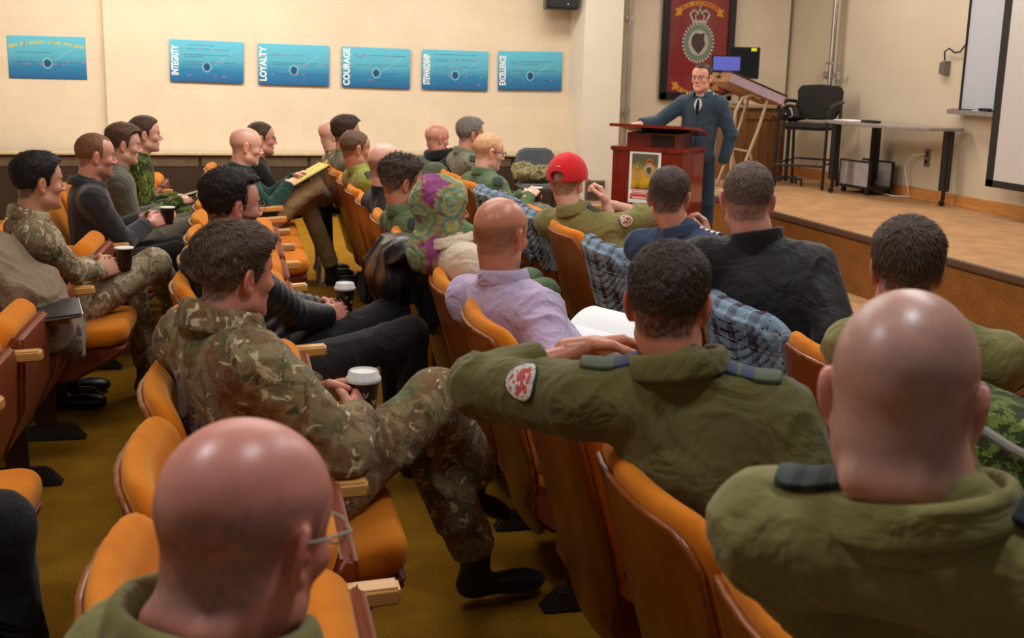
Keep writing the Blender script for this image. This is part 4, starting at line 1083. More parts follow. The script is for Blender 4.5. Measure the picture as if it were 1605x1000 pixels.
def make_chair(folded):
    t = thing('theatre_chair')
    sdf_obj('backrest', f_back, (-.03, -.30, .36), (.34, .30, 1.0), .011, M['velour'], t)
    sh = sdf_obj('back_shell', f_shell, (-.05, -.30, .15), (.34, .30, .95), .010, M['shell'], t)
    mb = MB()
    for sy in (-1, 1):
        for z in (.30, .52): mb.lathe([(0, 0), (.008, 0), (.006, .006), (0, .007)], 8, ((BT-z)*.29+.03, sy*.225, z), RY(-PI/2-.28))
    mb.build('bolt', M['chrome'], sh, smooth=True)
    st = sdf_obj('seat', f_seat, (.12, -.30, .34), (.70, .30, .52), .011, M['velour'], t)
    mb = MB(); mb.prism([(.17, .395), (.17, .27), (.25, .21), (.43, .24), (.60, .335), (.65, .375), (.64, .40)], -.235, .235, RX(PI/2)); pn = mb.build('seat_pan', M['pan'], t, bevel=.016, seg=3)
    if folded:
        Mx = Matrix.Translation((.20, 0, .35)) @ Matrix.Rotation(math.radians(-57), 4, 'Y') @ Matrix.Translation((-.20, 0, -.40))
        for o in (st, pn): o.data.transform(Mx)
    mb = MB(); mb.box((.34, -.2925, .655), (.40, .055, .036), RY(-.05)); mb.build('armrest', M['armwood'], t, bevel=.006, seg=3)
    mb = MB(); mb.box((.31, -.2925, .33), (.085, .032, .62)); mb.box((.26, -.2925, .50), (.18, .02, .09), RY(.1)); mb.build('leg', M['standard'], t, bevel=.006)
    mb = MB(); mb.box((.33, -.2925, .035), (.30, .07, .07), None, 0, .62); mb.build('foot', M['dark_metal'], t, bevel=.008)
    return t
proto = {False: make_chair(False), True: make_chair(True)}; used = {False: False, True: False}
ROWS = {1: (1.68, .01), 2: (.735, .028), 3: (-.26, .04), 4: (-1.345, .074), 5: (-1.93, .09)}
RN = {1: 'front row', 2: 'second row', 3: 'third row', 4: 'fourth row', 5: 'rearmost row'}
def rx(row, y): return ROWS[row][0]+ROWS[row][1]*y
def chair(row, y, folded, label):
    p = proto[folded]
    if used[folded]: o = copy_tree(p)
    else: o = p; used[folded] = True
    o.location = (rx(row, y), y, 0); o.rotation_euler = (0, 0, -math.atan(ROWS[row][1]))
    tag(o, label, 'chair', 'orange theatre chairs, '+RN[row]); return o
YR = {1: [1.70, 2.32, 2.95, 3.55, 4.2, 4.95, 5.56, 6.15, 6.7, 7.25, 7.85, 8.45, 9.05],
      2: [1.42, 2.06, 2.80, 3.58, 4.22, 4.82, 5.40, 6.10, 6.85, 7.45, 8.05, 8.65, 9.25],
      3: [.60, 1.22, 1.82, 2.40, 2.98, 3.62, 4.37, 4.96, 5.54, 6.13, 6.70, 7.28, 7.84, 8.42, 9.0],
      4: [1.54, 2.12, 2.70, 3.29, 3.88, 4.46, 5.04, 5.62, 6.24, 6.86, 7.6, 8.3, 8.9, 9.5],
      5: [5.3, 5.9, 6.5]}
OCC = {(1, 2.95): 'under the olive-clad man with dark combed hair, right side', (1, 3.55): 'under the man in the black jacket, plaid cloth over it', (1, 4.2): 'under the man in the dark blue uniform shirt',
       (1, 5.56): 'under the man in the red cap', (1, 7.85): 'under the man in black glasses and green flight suit', (1, 8.45): 'under the grey-haired man in grey flight suit', (1, 9.05): 'under the man with the black hood, at the wall end',
       (2, 1.42): 'under the nearest bald man on the right', (2, 2.06): 'under the dark-haired olive-clad man with a round shoulder badge', (2, 2.80): 'between the lilac shirt and the olive-clad man, his elbow over it', (2, 3.58): 'under the man in the lilac shirt', (2, 4.22): 'under the person in the tie-dye headscarf',
       (2, 4.82): 'hung with the big black jacket', (2, 5.40): 'under the curly-haired man resting his face on a hand', (2, 6.10): 'under the bald man in navy', (2, 7.45): 'under the shaved man with a round white sleeve badge', (2, 8.65): 'under the dark-haired man in glasses near the wall', (2, 9.25): 'under the bald man in camouflage nearest the wall',
       (3, 1.22): 'under the nearest bald man at lower left', (3, 2.98): 'under the brown-haired camouflaged man with a lidded cup', (3, 4.37): 'under the bearded man in the black quilted jacket', (3, 8.42): 'under the balding man in the dark green sweater', (3, 9.0): 'under the man beside the wall in black',
       (4, 2.70): 'under the person whose black knees show at lower left', (4, 5.62): 'under the young black-haired man in camouflage', (4, 6.86): 'under the man in the charcoal suit jacket', (4, 7.6): 'under the man in the grey sweater', (4, 8.3): 'under the man in dark green camouflage by the wall', (4, 5.04): 'with a tan coat over it', (5, 5.9): 'under the person in the white shirt at the left edge'}
ORD = ['first', 'second', 'third', 'fourth', 'fifth', 'sixth', 'seventh', 'eighth', 'ninth', 'tenth', 'eleventh', 'twelfth', 'thirteenth', 'fourteenth', 'fifteenth']
SEATDOWN = {(4, 3.29), (2, 2.80), (3, 7.84), (3, 7.28), (2, 4.82)}
CH = {}
for row, ys in YR.items():
    srt = sorted(ys)
    for i, y in enumerate(sorted(ys, reverse=True)):
        k = (row, y); oc = OCC.get(k)
        if oc: o = chair(row, y, row == 4 and y == 5.04, 'orange theatre chair %s' % oc)
        else: o = chair(row, y, k not in SEATDOWN, 'empty orange theatre chair in the %s, %s from the wall' % (RN[row], ORD[i]))
        j = srt.index(y); gaps = [abs(srt[q]-y) for q in (j-1, j+1) if 0 <= q < len(srt)]
        o.scale = (1, max(.97, min(1.16, min(gaps)/.578)), 1); CH[k] = o
# ------------------------------------------------------------------ clothes and hair colours
M['multicam'] = camo('tan_green_camouflage', [srgb(112, 106, 70), srgb(138, 122, 86), srgb(122, 92, 62), srgb(104, 104, 66)], 9, (1, 1, .6), srgb(196, 182, 144), .6, srgb(78, 84, 50))
M['ocp'] = camo('pale_desert_camouflage', [srgb(150, 142, 108), srgb(172, 160, 128), srgb(134, 110, 84), srgb(120, 124, 88)], 11, (1, 1, .6), srgb(200, 190, 160), .6, srgb(106, 92, 68))
M['cadpat'] = camo('dark_green_camouflage', [srgb(72, 88, 36), srgb(96, 114, 44), srgb(50, 62, 28), srgb(40, 42, 24)], 17, (1, 1, 1), srgb(140, 150, 70), .5, srgb(46, 50, 26))
M['cadpat_tan'] = camo('olive_field_camouflage', [srgb(120, 112, 76), srgb(140, 130, 92), srgb(90, 88, 56), srgb(76, 74, 50)], 24, (1, 1, 1), srgb(170, 160, 120), .4)
M['digi_blue'] = camo('blue_grey_camouflage', [srgb(60, 74, 96), srgb(110, 122, 142), srgb(40, 48, 66), srgb(150, 156, 168)], 34, (1, 1, 1), srgb(190, 196, 204), .3)
M['olive'] = cloth('olive_flight_suit', srgb(98, 92, 50), fold=.7)
M['olive_light'] = cloth('olive_light', srgb(134, 128, 76), fold=.7)
M['lime'] = cloth('lime_green_flight_suit', srgb(136, 142, 62), fold=.7)
M['green'] = cloth('sage_green_flight_suit', srgb(88, 110, 76), fold=.7)
M['greygreen'] = cloth('grey_green_flight_suit', srgb(116, 116, 98), fold=.7)
M['charcoal'] = cloth('charcoal_wool', srgb(42, 42, 46), fold=.4, sheen=.3)
M['black'] = cloth('black_cloth', srgb(24, 23, 24), fold=.5)
M['black_shell'] = cloth('black_softshell', srgb(27, 26, 27), rough=.6, fold=.5)
M['navy'] = cloth('navy_cloth', srgb(34, 38, 52), fold=.5)
M['airblue'] = cloth('air_force_blue', srgb(52, 72, 88), rough=.7, fold=.5)
M['airblue_dk'] = cloth('air_force_blue_trousers', srgb(40, 58, 78), rough=.7, fold=.4)
M['blueshirt'] = cloth('blue_uniform', srgb(58, 74, 100), fold=.5)
M['lilac'] = cloth('lilac_shirt', srgb(196, 178, 212), rough=.75, fold=.8, var=.05)
M['whiteshirt'] = cloth('white_shirt', srgb(214, 218, 226), rough=.75, fold=.6, var=.05)
M['darkgreen'] = cloth('dark_green_fleece', srgb(26, 62, 52), fold=.6)
M['greysweater'] = cloth('grey_green_sweater', srgb(104, 102, 88), fold=.7)
M['khaki'] = cloth('khaki_trousers', srgb(160, 134, 92), fold=.6)
M['greypants'] = cloth('grey_green_trousers', srgb(110, 106, 90), fold=.5)
M['brownpants'] = cloth('dark_brown_trousers', srgb(60, 46, 34), fold=.5)
M['beige'] = cloth('beige_coat', srgb(214, 196, 172), fold=.7, var=.06)
M['leather'] = plain('black_boot_leather', (.012, .010, .010), .4, 0, .2, 10, .2, 60)
M['suede'] = plain('tan_boot_suede', srgb(112, 104, 70), .8, 0, .15, 10, .2, 60)
M['slip'] = None
def stripe_mat(name, base, stripe, bands, axis=1, rough=.7):
    m, nt, b = newmat(name); a = N(nt, 'ShaderNodeAttribute'); a.attribute_name = 'Col'; sp = N(nt, 'ShaderNodeSeparateXYZ'); nt.links.new(a.outputs['Vector'], sp.inputs[0])
    st = [(0, base)]
    for (p, q) in bands: st += [(p, stripe), (q, base)]
    col(b, nt, ramp(nt, sp.outputs[axis], st, 'CONSTANT')); b.inputs['Roughness'].default_value = rough
    bump(nt, b, noise(nt, coords(nt), 200, 2), .3, .002); return m
M['slip_blue'] = stripe_mat('olive_rank_slide', srgb(72, 84, 58), srgb(38, 52, 84), [(.12, .3), (.36, .54)])
M['slip_blue1'] = stripe_mat('olive_rank_slide_wide', srgb(72, 80, 56), srgb(36, 52, 82), [(.04, .42)])
M['slip_dark'] = stripe_mat('dark_rank_slide', srgb(46, 60, 52), srgb(22, 30, 36), [(.2, .32), (.44, .56), (.68, .8)])
M['slip_white'] = stripe_mat('blue_rank_slide', srgb(30, 42, 56), srgb(206, 210, 212), [(.10, .22), (.30, .42), (.50, .62), (.70, .82)])
def badge_mat(name, rim, mid, c1, c2, lett):
    m, nt, b = newmat(name); a = N(nt, 'ShaderNodeAttribute'); a.attribute_name = 'Col'; mp = N(nt, 'ShaderNodeVectorMath', operation='SUBTRACT'); nt.links.new(a.outputs['Vector'], mp.inputs[0]); mp.inputs[1].default_value = (.5, .5, 0)
    ln = N(nt, 'ShaderNodeVectorMath', operation='LENGTH'); nt.links.new(mp.outputs[0], ln.inputs[0])
    vo = N(nt, 'ShaderNodeTexVoronoi'); S(vo, Scale=8.0); nt.links.new(a.outputs['Vector'], vo.inputs['Vector'])
    inner = ramp(nt, vo.outputs['Distance'], [(0, c2), (.26, c1), (.60, mid)], 'CONSTANT')
    vo2 = N(nt, 'ShaderNodeTexVoronoi'); S(vo2, Scale=19.0); nt.links.new(a.outputs['Vector'], vo2.inputs['Vector'])
    outer = ramp(nt, vo2.outputs['Distance'], [(0, lett), (.34, mid)], 'CONSTANT')
    f = ramp(nt, ln.outputs['Value'], [(0, (0, 0, 0)), (.36, (1, 1, 1))], 'CONSTANT'); c = mixc(nt, f, inner, outer)
    f2 = ramp(nt, ln.outputs['Value'], [(0, (0, 0, 0)), (.465, (1, 1, 1))], 'CONSTANT'); col(b, nt, mixc(nt, f2, c, rim)); b.inputs['Roughness'].default_value = .7; return m
M['badge_round'] = badge_mat('embroidered_round_badge', srgb(40, 40, 36), srgb(206, 204, 190), srgb(196, 60, 56), srgb(120, 134, 170), srgb(30, 30, 30))
M['badge_red'] = badge_mat('embroidered_red_badge', srgb(120, 40, 44), srgb(214, 200, 190), srgb(150, 90, 40), srgb(170, 50, 56), srgb(150, 50, 56))
M['badge_white'] = badge_mat('embroidered_white_badge', srgb(70, 90, 70), srgb(220, 222, 214), srgb(110, 140, 180), srgb(190, 200, 206), srgb(120, 130, 120))
M['flag'] = stripe_mat('small_flag_patch', srgb(190, 120, 90), srgb(206, 200, 190), [(.3, .7)])
BR = srgb(62, 46, 34); DK = srgb(30, 25, 23); GR = srgb(120, 114, 106); LB = srgb(122, 92, 66)
SK1 = srgb(212, 162, 138); SK2 = srgb(194, 138, 112); SKP = srgb(226, 176, 154); SKD = srgb(150, 100, 76); SKR = srgb(208, 146, 126)
def add_badge(p, c, n, up, r, mat, nm='badge', r2=None): return conform(p['f'], c, n, up, disc(r, r2), p['e'], nm, mat, p['base'], .003, .002)
def add_slide(p, s, mat, w_=.058, l_=.10, out=.085, back=.0, nm='shoulder_strap'):
    c = p['Nk']+(p['Sh'][s]-p['Nk'])*out/.1*.62+np.array((0, 0, .09))+p['fw']*back
    return conform(p['f'], c, (0, 0, 1), p['lf']*s, rect(w_, l_), p['e'], nm, mat, p['base'], .004, .004)
def hipat(row, y, dx=.32, z=.50): return np.array((rx(row, y)+dx, y, z))
def pt(*a): return np.array(a, float)
def lapcup(c): return {'R': pt(c[0]-.075, c[1]-.085, c[2]-.035), 'L': pt(c[0]-.095, c[1]+.065, c[2]-.03)}
def lapdir(c): return {'R': pt(.85, .55, .15), 'L': pt(.9, -.45, .1)}
def lapback(): return {'R': pt(.35, -.85, .35), 'L': pt(.2, .85, .4)}

# ------------------------------------------------------------------ fourth row (far left)
h = hipat(4, 5.62)
p = person('young man with short black hair in pale camouflage, cup on his lap, far left', (h[0], h[1]), (-.61, 5.27, 1.13), 24, 0, 0, 15, h, .0075,
    dict(skin=srgb(202, 146, 116), haircol=DK, hair=.010, top=.014, stubble=.9, size=.98, eye=(.02, .012, .01)), M['ocp'], M['ocp'], M['suede'], hands=lapcup((-.335, 5.62, .74)), handdir=lapdir(0), backs=lapback(), curl=.62,
    knees={'R': pt(-.17, 5.72, .70), 'L': pt(-.30, 5.92, .60)}, ankles={'R': pt(-.10, 6.02, .46), 'L': pt(-.22, 5.95, .10)}, collar=dict(h=.045, fold=.8, flare=.8), amp=.007, seed=2, strands=2600, hairlen=.016, feetdir={'R': pt(.3, .9, -.2)}, neckdrop=.185)
add_badge(p, p['Sh'][-1]*.6+p['El'][-1]*.4+pt(.03, -.06, 0), (.35, -1, .1), (0, 0, 1), .032, M['cadpat'], 'sleeve_patch')
add_badge(p, p['chest']+pt(.12, -.05, .05), (1, -.4, .2), (0, 0, 1), .018, M['flag'], 'flag_patch')
h = hipat(4, 6.86)
p = person('man with cropped receding hair in a charcoal suit jacket holding a paper cup', (h[0], h[1]), (-.49, 6.80, 1.12), 14, 4, 0, 12, h, .009,
    dict(skin=SKR, haircol=srgb(104, 74, 52), hair=.005, stubble=.8, recede=.035, size=1.0, beard=.35, temple=.02), M['charcoal'], M['black'], M['leather'], hands=lapcup((-.155, 7.0, .77)), handdir=lapdir(0), backs=lapback(), curl=.6,
    collar=dict(h=.035, fold=1, flare=1.1, mat=M['charcoal'], rx=.076, ry=.078), amp=.004, seed=3, fit=.016, cuffs=(.12, .12), neckdrop=.19)
collar_mesh('shirt_collar', p['Nk']+pt(.004, 0, .028), pt(.02, 0, .1), p['fw'], .066, .068, .038, .2, p['e'], p['base'], M['whiteshirt'], 20)
h = hipat(4, 7.6)
p = person('brown-haired man in a grey-green sweater with clasped hands', (h[0], h[1]), (-.38, 7.52, 1.13), 8, 6, 0, 8, h, .009,
    dict(skin=SK1, haircol=srgb(84, 62, 46), hair=.010, top=.016, stubble=.7, recede=.02, size=.97), M['greysweater'], M['greypants'], M['leather'], collar=dict(h=.04, fold=.5, flare=.6), seed=4, strands=1200, neckdrop=.19,
    hands={'R': pt(-.20, 7.62, .70), 'L': pt(-.20, 7.74, .70)}, knees={'R': pt(.06, 7.6, .63), 'L': pt(.05, 7.85, .62)})
h = hipat(4, 8.3)
p = person('brown-haired man in dark green camouflage looking up, holding a phone', (h[0], h[1]), (-.28, 8.34, 1.14), 4, 0, 0, 4, h, .009,
    dict(skin=SK1, haircol=srgb(70, 50, 38), hair=.009, top=.008, stubble=.9, size=.98), M['cadpat'], M['cadpat'], M['leather'], collar=dict(h=.04, fold=.4, flare=.6), seed=5, neckdrop=.19,
    hands={'R': pt(-.07, 8.25, .70), 'L': pt(-.08, 8.46, .70)}, knees={'R': pt(.16, 8.22, .64), 'L': pt(.14, 8.5, .62)})
h = hipat(5, 5.9)
p = person('person in a pale shirt with a dark lanyard, cut off by the left edge', (h[0], h[1]), (-1.02, 6.02, 1.10), 5, 0, 0, 0, h, .011,
    dict(skin=SK1, haircol=BR, hair=.008, stubble=.7), M['whiteshirt'], M['khaki'], M['leather'], seed=6, collar=dict(h=.035))
mb = MB(); c0 = p['Nk']-p['base']
mb.tube([tuple(c0+pt(-.02, -.075, .03)), tuple(c0+pt(.08, -.085, -.06)), tuple(c0+pt(.15, -.05, -.16)), tuple(c0+pt(.17, 0, -.26))], .007, 6); mb.build('lanyard', M['navy'], p['e'])
h = hipat(4, 2.70)
p = person('person in black trousers, only the knees in view at lower left', (h[0], h[1]), (-1.02, 2.35, 1.16), 30, 0, 0, 0, h, .011,
    dict(skin=SK1, haircol=BR, hair=.008, stubble=.7), M['black'], M['black'], M['leather'], seed=7, knees={'R': pt(-.50, 2.42, .60), 'L': pt(-.44, 2.70, .62)}, ankles={'R': pt(-.48, 2.46, .1), 'L': pt(-.40, 2.74, .1)}, hands={'R': pt(-.8, 2.40, .74), 'L': pt(-.8, 2.7, .74)})

# ------------------------------------------------------------------ third row
h = hipat(3, 8.42, .34)
p = person('balding older man in a dark green sweater writing on a yellow pad, legs crossed', (h[0], h[1]), (.375, 8.28, 1.07), 4, 8, 0, 0, h, .009,
    dict(skin=SKP, haircol=srgb(170, 150, 132), hair=.004, stubble=.6, bald=.03, size=1.06), M['darkgreen'], M['khaki'], M['leather'], seed=8, collar=dict(h=.04, fold=.3), neckdrop=.18,
    hands={'R': pt(.66, 8.32, .80), 'L': pt(.72, 8.48, .84)}, knees={'R': pt(.84, 8.45, .78), 'L': pt(.80, 8.62, .66)}, ankles={'R': pt(.98, 8.85, .62), 'L': pt(1.02, 8.75, .10)}, feetdir={'L': pt(1, .1, 0), 'R': pt(.8, .5, -.1)})
h = hipat(3, 9.0, .34)
p = person('man in glasses and black jacket with a cup, beside the balding man by the wall', (h[0], h[1]), (.51, 8.90, 1.08), 4, 0, 0, 0, h, .010,
    dict(skin=SKR, haircol=BR, hair=.006, stubble=.8, size=1.02), M['black'], M['black'], M['leather'], seed=9, collar=dict(h=.04), neckdrop=.18, knees={'R': pt(.98, 9.10, .60), 'L': pt(.98, 9.30, .60)}, hands={'R': pt(.80, 8.92, .80), 'L': pt(.80, 9.06, .78)}, handdir={'R': pt(.9, .3, .3)})
glasses(p['Rh'], p['ch'], p['e'], p['base'], M['glass_frame'])
h = hipat(3, 4.37)
def quilt(p): pass
p = person('bearded man with thinning dark hair and glasses in a black quilted jacket', (h[0], h[1]), (.14, 4.30, 1.145), 22, 2, 0, 25, h, .007,
    dict(skin=SKR, haircol=srgb(30, 22, 18), hair=.012, top=.012, stubble=1, beard=.8, recede=.045, size=1.02, curl=.003, cf=60, mess=.6, comb=(.1, .3, .5)), None, M['black'], M['leather'], hands=lapcup((.585, 4.72, .69)), handdir=lapdir(0), backs=lapback(), curl=.6,
    knees={'R': pt(.82, 4.50, .60), 'L': pt(.80, 4.82, .62)}, ankles={'R': pt(.86, 4.52, .1), 'L': pt(.84, 4.85, .1)}, seed=10, strands=3500, hairlen=.016, neckdrop=.19)
glasses(p['Rh'], p['ch'], p['e'], p['base'], M['thin_frame'], rim=.0011)
# quilted jacket: baffles follow the trunk and sleeves
def quilted(p, fit, mat, res=.007):
    Nk, Sh, El, Wr, hip = p['Nk'], p['Sh'], p['El'], p['Wr'], p['hip']; z = (Nk-hip)/np.linalg.norm(Nk-hip)
    def puff(t, per, a): return a*np.abs(np.sin(PI*t/per))
    def f(P):
        t = (P-hip.astype(np.float32))@z.astype(np.float32); g = fit+puff(t, .052, .014)
        d = s_ell(P, p['chest'], (.112, .160, .20), p['Rt']); d = smin(d, s_ell(P, Nk+(hip-Nk)*.72, (.118, .155, .18), p['Rt']), .05)
        d = smin(d, s_cone(P, Sh[1], Sh[-1], .055, .055), .06)-g
        for s in (1, -1):
            u = El[s]-Sh[s]; L = np.linalg.norm(u); t1 = (P-Sh[s].astype(np.float32))@(u/L).astype(np.float32)
            a = s_cone(P, Sh[s], El[s], .058, .050)-puff(t1, .05, .012)-.006
            u2 = Wr[s]-El[s]; L2 = np.linalg.norm(u2); t2 = (P-El[s].astype(np.float32))@(u2/L2).astype(np.float32)
            b_ = s_cone(P, El[s], Wr[s], .048, .034)-puff(t2, .045, .011)-.006; b_ = smax(b_, t2-L2+.01, .006)
            d = smin(d, smin(a, b_, .015), .02)
        d = smin(d, s_cone(P, Nk+pt(0, 0, .01), Nk+pt(.0, 0, .055), .080, .078), .02)
        return smax(d, -s_cone(P, Nk+pt(.0, 0, 0), Nk+pt(.02, 0, .2), .056, .066), .006)
    garment('quilted_jacket', f, [Nk, hip, *Sh.values(), *El.values(), *Wr.values()], .2, res, p['e'], p['base'], mat, .001, 3); p['f'] = f
quilted(p, .004, plain('black_nylon', srgb(30, 31, 36), .42, 0, .1, 20))
h = hipat(3, 2.98)
p = person('brown-haired man in tan and green camouflage holding a white-lidded cup, third row', (h[0], h[1]), (.10, 2.96, 1.135), 30, 3, 0, 28, h, .0065,
    dict(skin=srgb(204, 136, 114), haircol=srgb(74, 58, 44), greycol=srgb(128, 114, 98), greyside=.8, hair=.010, top=.016, stubble=1, size=.98, mess=.25, comb=(.9, -.3, .25), curl=.0016, cf=60), M['multicam'], M['multicam'], M['leather'],
    hands={'R': pt(.405, 2.985, .735), 'L': pt(.31, 3.12, .77)}, handdir={'R': pt(.25, .9, .42), 'L': pt(.95, -.15, .15)}, backs={'R': pt(.8, -.35, .4), 'L': pt(-.2, .8, .5)}, elbows={'R': pt(.3, -.9, -.6), 'L': pt(.2, .9, -.7)}, curl={'R': .62, 'L': .55},
    knees={'R': pt(.66, 3.16, .73), 'L': pt(.62, 3.30, .62)}, ankles={'R': pt(.84, 3.42, .38), 'L': pt(.84, 3.34, .12)}, feetdir={'R': pt(.7, .5, -.5), 'L': pt(.95, .1, 0)},
    collar=dict(h=.055, fold=.9, flare=.9, rx=.078, ry=.082, thick=.009), amp=.010, seed=11, strands=14000, hairlen=.018, fit=.022, bw=1.04, pantfit=2.4, armr=1.15, neckdrop=.165, faceres=.0030)
CAMO = p
h = hipat(3, 1.22)
p = person('nearest bald man with glasses at lower left, in olive with navy shoulder slides', (h[0], h[1]), (.045, 1.215, 1.165), 47, 12, 0, 32, h, .006,
    dict(skin=srgb(210, 140, 126), haircol=srgb(120, 100, 90), stubble=.65, bald=.055, baldback=.8, size=1.04, neck=.066, roll=1, jaw=1.1), M['olive_light'], M['olive'], M['leather'], collar=dict(h=.05, fold=.8, flare=.9, rx=.086, ry=.088, thick=.007, z=.0), amp=.005, seed=12,
    bw=1.06, fat=1.15, neckdrop=.145, faceres=.0032, shdrop=(-.01, -.01))
glasses(p['Rh'], p['ch'], p['e'], p['base'], plain('pale_frame', srgb(170, 160, 150), .3), 1.04, rim=.0016)
collar_mesh('undershirt_collar', p['Nk']+pt(.01, 0, .012), pt(.02, 0, .1), p['fw'], .076, .078, .030, .1, p['e'], p['base'], M['black'], 10)
add_slide(p, 1, M['slip_dark'], .06, .10)
BALD3 = p

# ------------------------------------------------------------------ second row
h = hipat(2, 9.25)
p = person('bald man in tan camouflage, second row nearest the wall', (h[0], h[1]), (1.06, 9.23, 1.09), 20, 4, 0, 5, h, .011, dict(skin=SKP, haircol=GR, stubble=.25, bald=.03, size=.97), M['ocp'], M['ocp'], M['leather'], seed=13, collar=dict(h=.04))
h = hipat(2, 8.65)
p = person('man with swept dark hair and glasses in grey-green, second row near the wall', (h[0], h[1]), (1.10, 8.63, 1.14), 8, 0, 0, 5, h, .010, dict(skin=SKR, haircol=srgb(52, 38, 30), hair=.010, top=.018, stubble=.9, size=1.0), M['greygreen'], M['greygreen'], M['leather'], seed=14, collar=dict(h=.04), strands=900)
glasses(p['Rh'], p['ch'], p['e'], p['base'], M['glass_frame'])
h = hipat(2, 7.45)
p = person('shaved-headed man in lime green flight suit with a round white sleeve badge', (h[0], h[1]), (1.03, 7.63, 1.105), 16, 4, 0, 10, h, .009, dict(skin=SK2, haircol=srgb(86, 66, 50), hair=.003, stubble=.85, size=.98), M['lime'], M['lime'], M['leather'], seed=15, collar=dict(h=.04, fold=.5), elbows={'R': pt(.1, -.8, -.7)})
add_badge(p, p['Sh'][-1]*.62+p['El'][-1]*.38+pt(.02, -.07, .0), (.25, -1, .15), (0, 0, 1), .045, M['badge_white'])
conform(p['f'], p['Sh'][-1]+pt(0, -.03, .06), (.0, -.6, .8), (.2, -1, 0), rect(.06, .07), p['e'], 'shoulder_flag', M['slip_dark'], p['base'])
h = hipat(2, 6.25)
p = person('bald man in a navy jacket, second row, behind the curly-haired man', (h[0], h[1]), (1.05, 6.54, 1.09), 28, 6, 0, 15, h, .009, dict(skin=SKP, haircol=srgb(104, 88, 80), stubble=.8, bald=.05, size=1.04), M['navy'], M['navy'], M['leather'], seed=16, collar=dict(h=.05, flare=.3, rx=.074, ry=.076))
h = hipat(2, 5.50)
p = person('man with curly greying hair resting his face on his hand, green flight suit', (h[0], h[1]), (1.0, 5.74, 1.08), 14, 8, 0, 10, h, .008, dict(skin=SK2, haircol=srgb(60, 48, 40), greycol=srgb(120, 110, 100), greyside=1, hair=.016, top=.012, stubble=.9, size=1.02, curl=.006, cf=70, mess=1.0, comb=(0, 0, .4)), M['green'], M['green'], M['leather'], seed=17, collar=dict(h=.05, fold=.7, flare=.8),
    strands=3500, hairlen=.02, hands={'R': pt(1.13, 5.64, .96)}, handdir={'R': pt(-.15, .1, 1)}, backs={'R': pt(.9, -.5, 0)}, elbows={'R': pt(.6, -.6, -1)}, curl={'R': .35, 'L': .5})
conform(p['f'], p['Sh'][-1]+pt(-.03, -.05, .04), (-.1, -.8, .6), (1, -.2, 0), rect(.07, .075), p['e'], 'shoulder_flag', M['slip_dark'], p['base'])
h = hipat(2, 4.30)
p = person('person in a rainbow tie-dye headscarf and beige coat', (h[0], h[1]), (.96, 4.56, 1.10), 6, 4, 0, 12, h, .007, dict(skin=srgb(176, 120, 92), haircol=DK, size=.97), M['beige'], M['black'], M['leather'], seed=18, collar=dict(h=.035, fold=.8, flare=.9, rx=.085, ry=.09, thick=.008), bw=.9, fat=.95, fit=.016)
HIJ = p
h = hipat(2, 3.66)
p = person('balding man in a lilac dress shirt with an open notebook on his lap', (h[0], h[1]), (1.0, 3.80, 1.10), 42, 6, 0, 30, h, .0065, dict(skin=srgb(196, 132, 104), haircol=srgb(96, 70, 54), stubble=.55, bald=.045, baldback=.6, size=1.05, neck=.060), M['lilac'], M['black'], M['leather'], seed=19,
    bw=.96, collar=dict(h=.042, fold=.55, flare=.5, rx=.070, ry=.072, z=.02), fit=.018, amp=.010, armr=1.15, fat=1.05, hands={'R': pt(1.33, 3.55, .70), 'L': pt(1.30, 3.78, .72)}, elbows={'R': pt(.1, -.9, -.8)}, neckdrop=.195)
h = hipat(2, 2.06)
p = person('dark-haired man in olive flight suit, arm over the next chair, round badge on his sleeve', (h[0], h[1]), (.92, 2.16, 1.20), 60, 4, 0, 62, h, .0065, dict(skin=srgb(196, 128, 100), haircol=srgb(52, 40, 34), greycol=srgb(92, 80, 70), greyside=.5, hair=.008, top=.010, stubble=1, size=.97, curl=.0018, mess=.4, comb=(.4, .2, .4), neck=.062), M['olive'], M['olive'], M['leather'], seed=20,
    collar=dict(h=.042, fold=.7, flare=.75, rx=.080, ry=.080, thick=.007, z=.012), fit=.020, amp=.008, bw=1.12, fat=1.1, armr=1.1, hands={'L': pt(.86, 2.47, 1.035)}, elabs={'L': pt(.60, 2.43, .965)}, handdir={'L': pt(.9, -.1, .1)}, backs={'L': pt(-.1, .5, .9)}, strands=14000, hairlen=.008, noff=(-.04, 0, 0), neckdrop=.18, faceres=.003, cuffs=(.42, 0))
OLV = p
add_badge(p, p['Sh'][1]*.50+p['El'][1]*.50+pt(-.03, -.05, .03), (-.30, -.70, .75), (-.2, .6, .8), .044, M['badge_round'])
conform(p['f'], p['Sh'][1]*.74+p['Nk']*.26+pt(0, 0, .10)-p['fw']*.025, (-.2, -.3, 1), p['Sh'][1]-p['Nk'], rect(.062, .115), p['e'], 'shoulder_strap', M['slip_blue1'], p['base'], .005, .004)
conform(p['f'], p['Sh'][-1]*.76+p['Nk']*.24+pt(0, 0, .10)-p['fw']*.025, (-.2, -.3, 1), p['Sh'][-1]-p['Nk'], rect(.062, .125), p['e'], 'shoulder_strap', M['slip_blue'], p['base'], .005, .004)
conform(p['f'], p['Sh'][1]*.38+p['Nk']*.62+pt(0, 0, .10), (0, 0, 1), p['Sh'][1]-p['Nk'], rect(.036, .03), p['e'], 'buckle', M['steel'], p['base'], .006, .005)
h = hipat(2, 1.42)
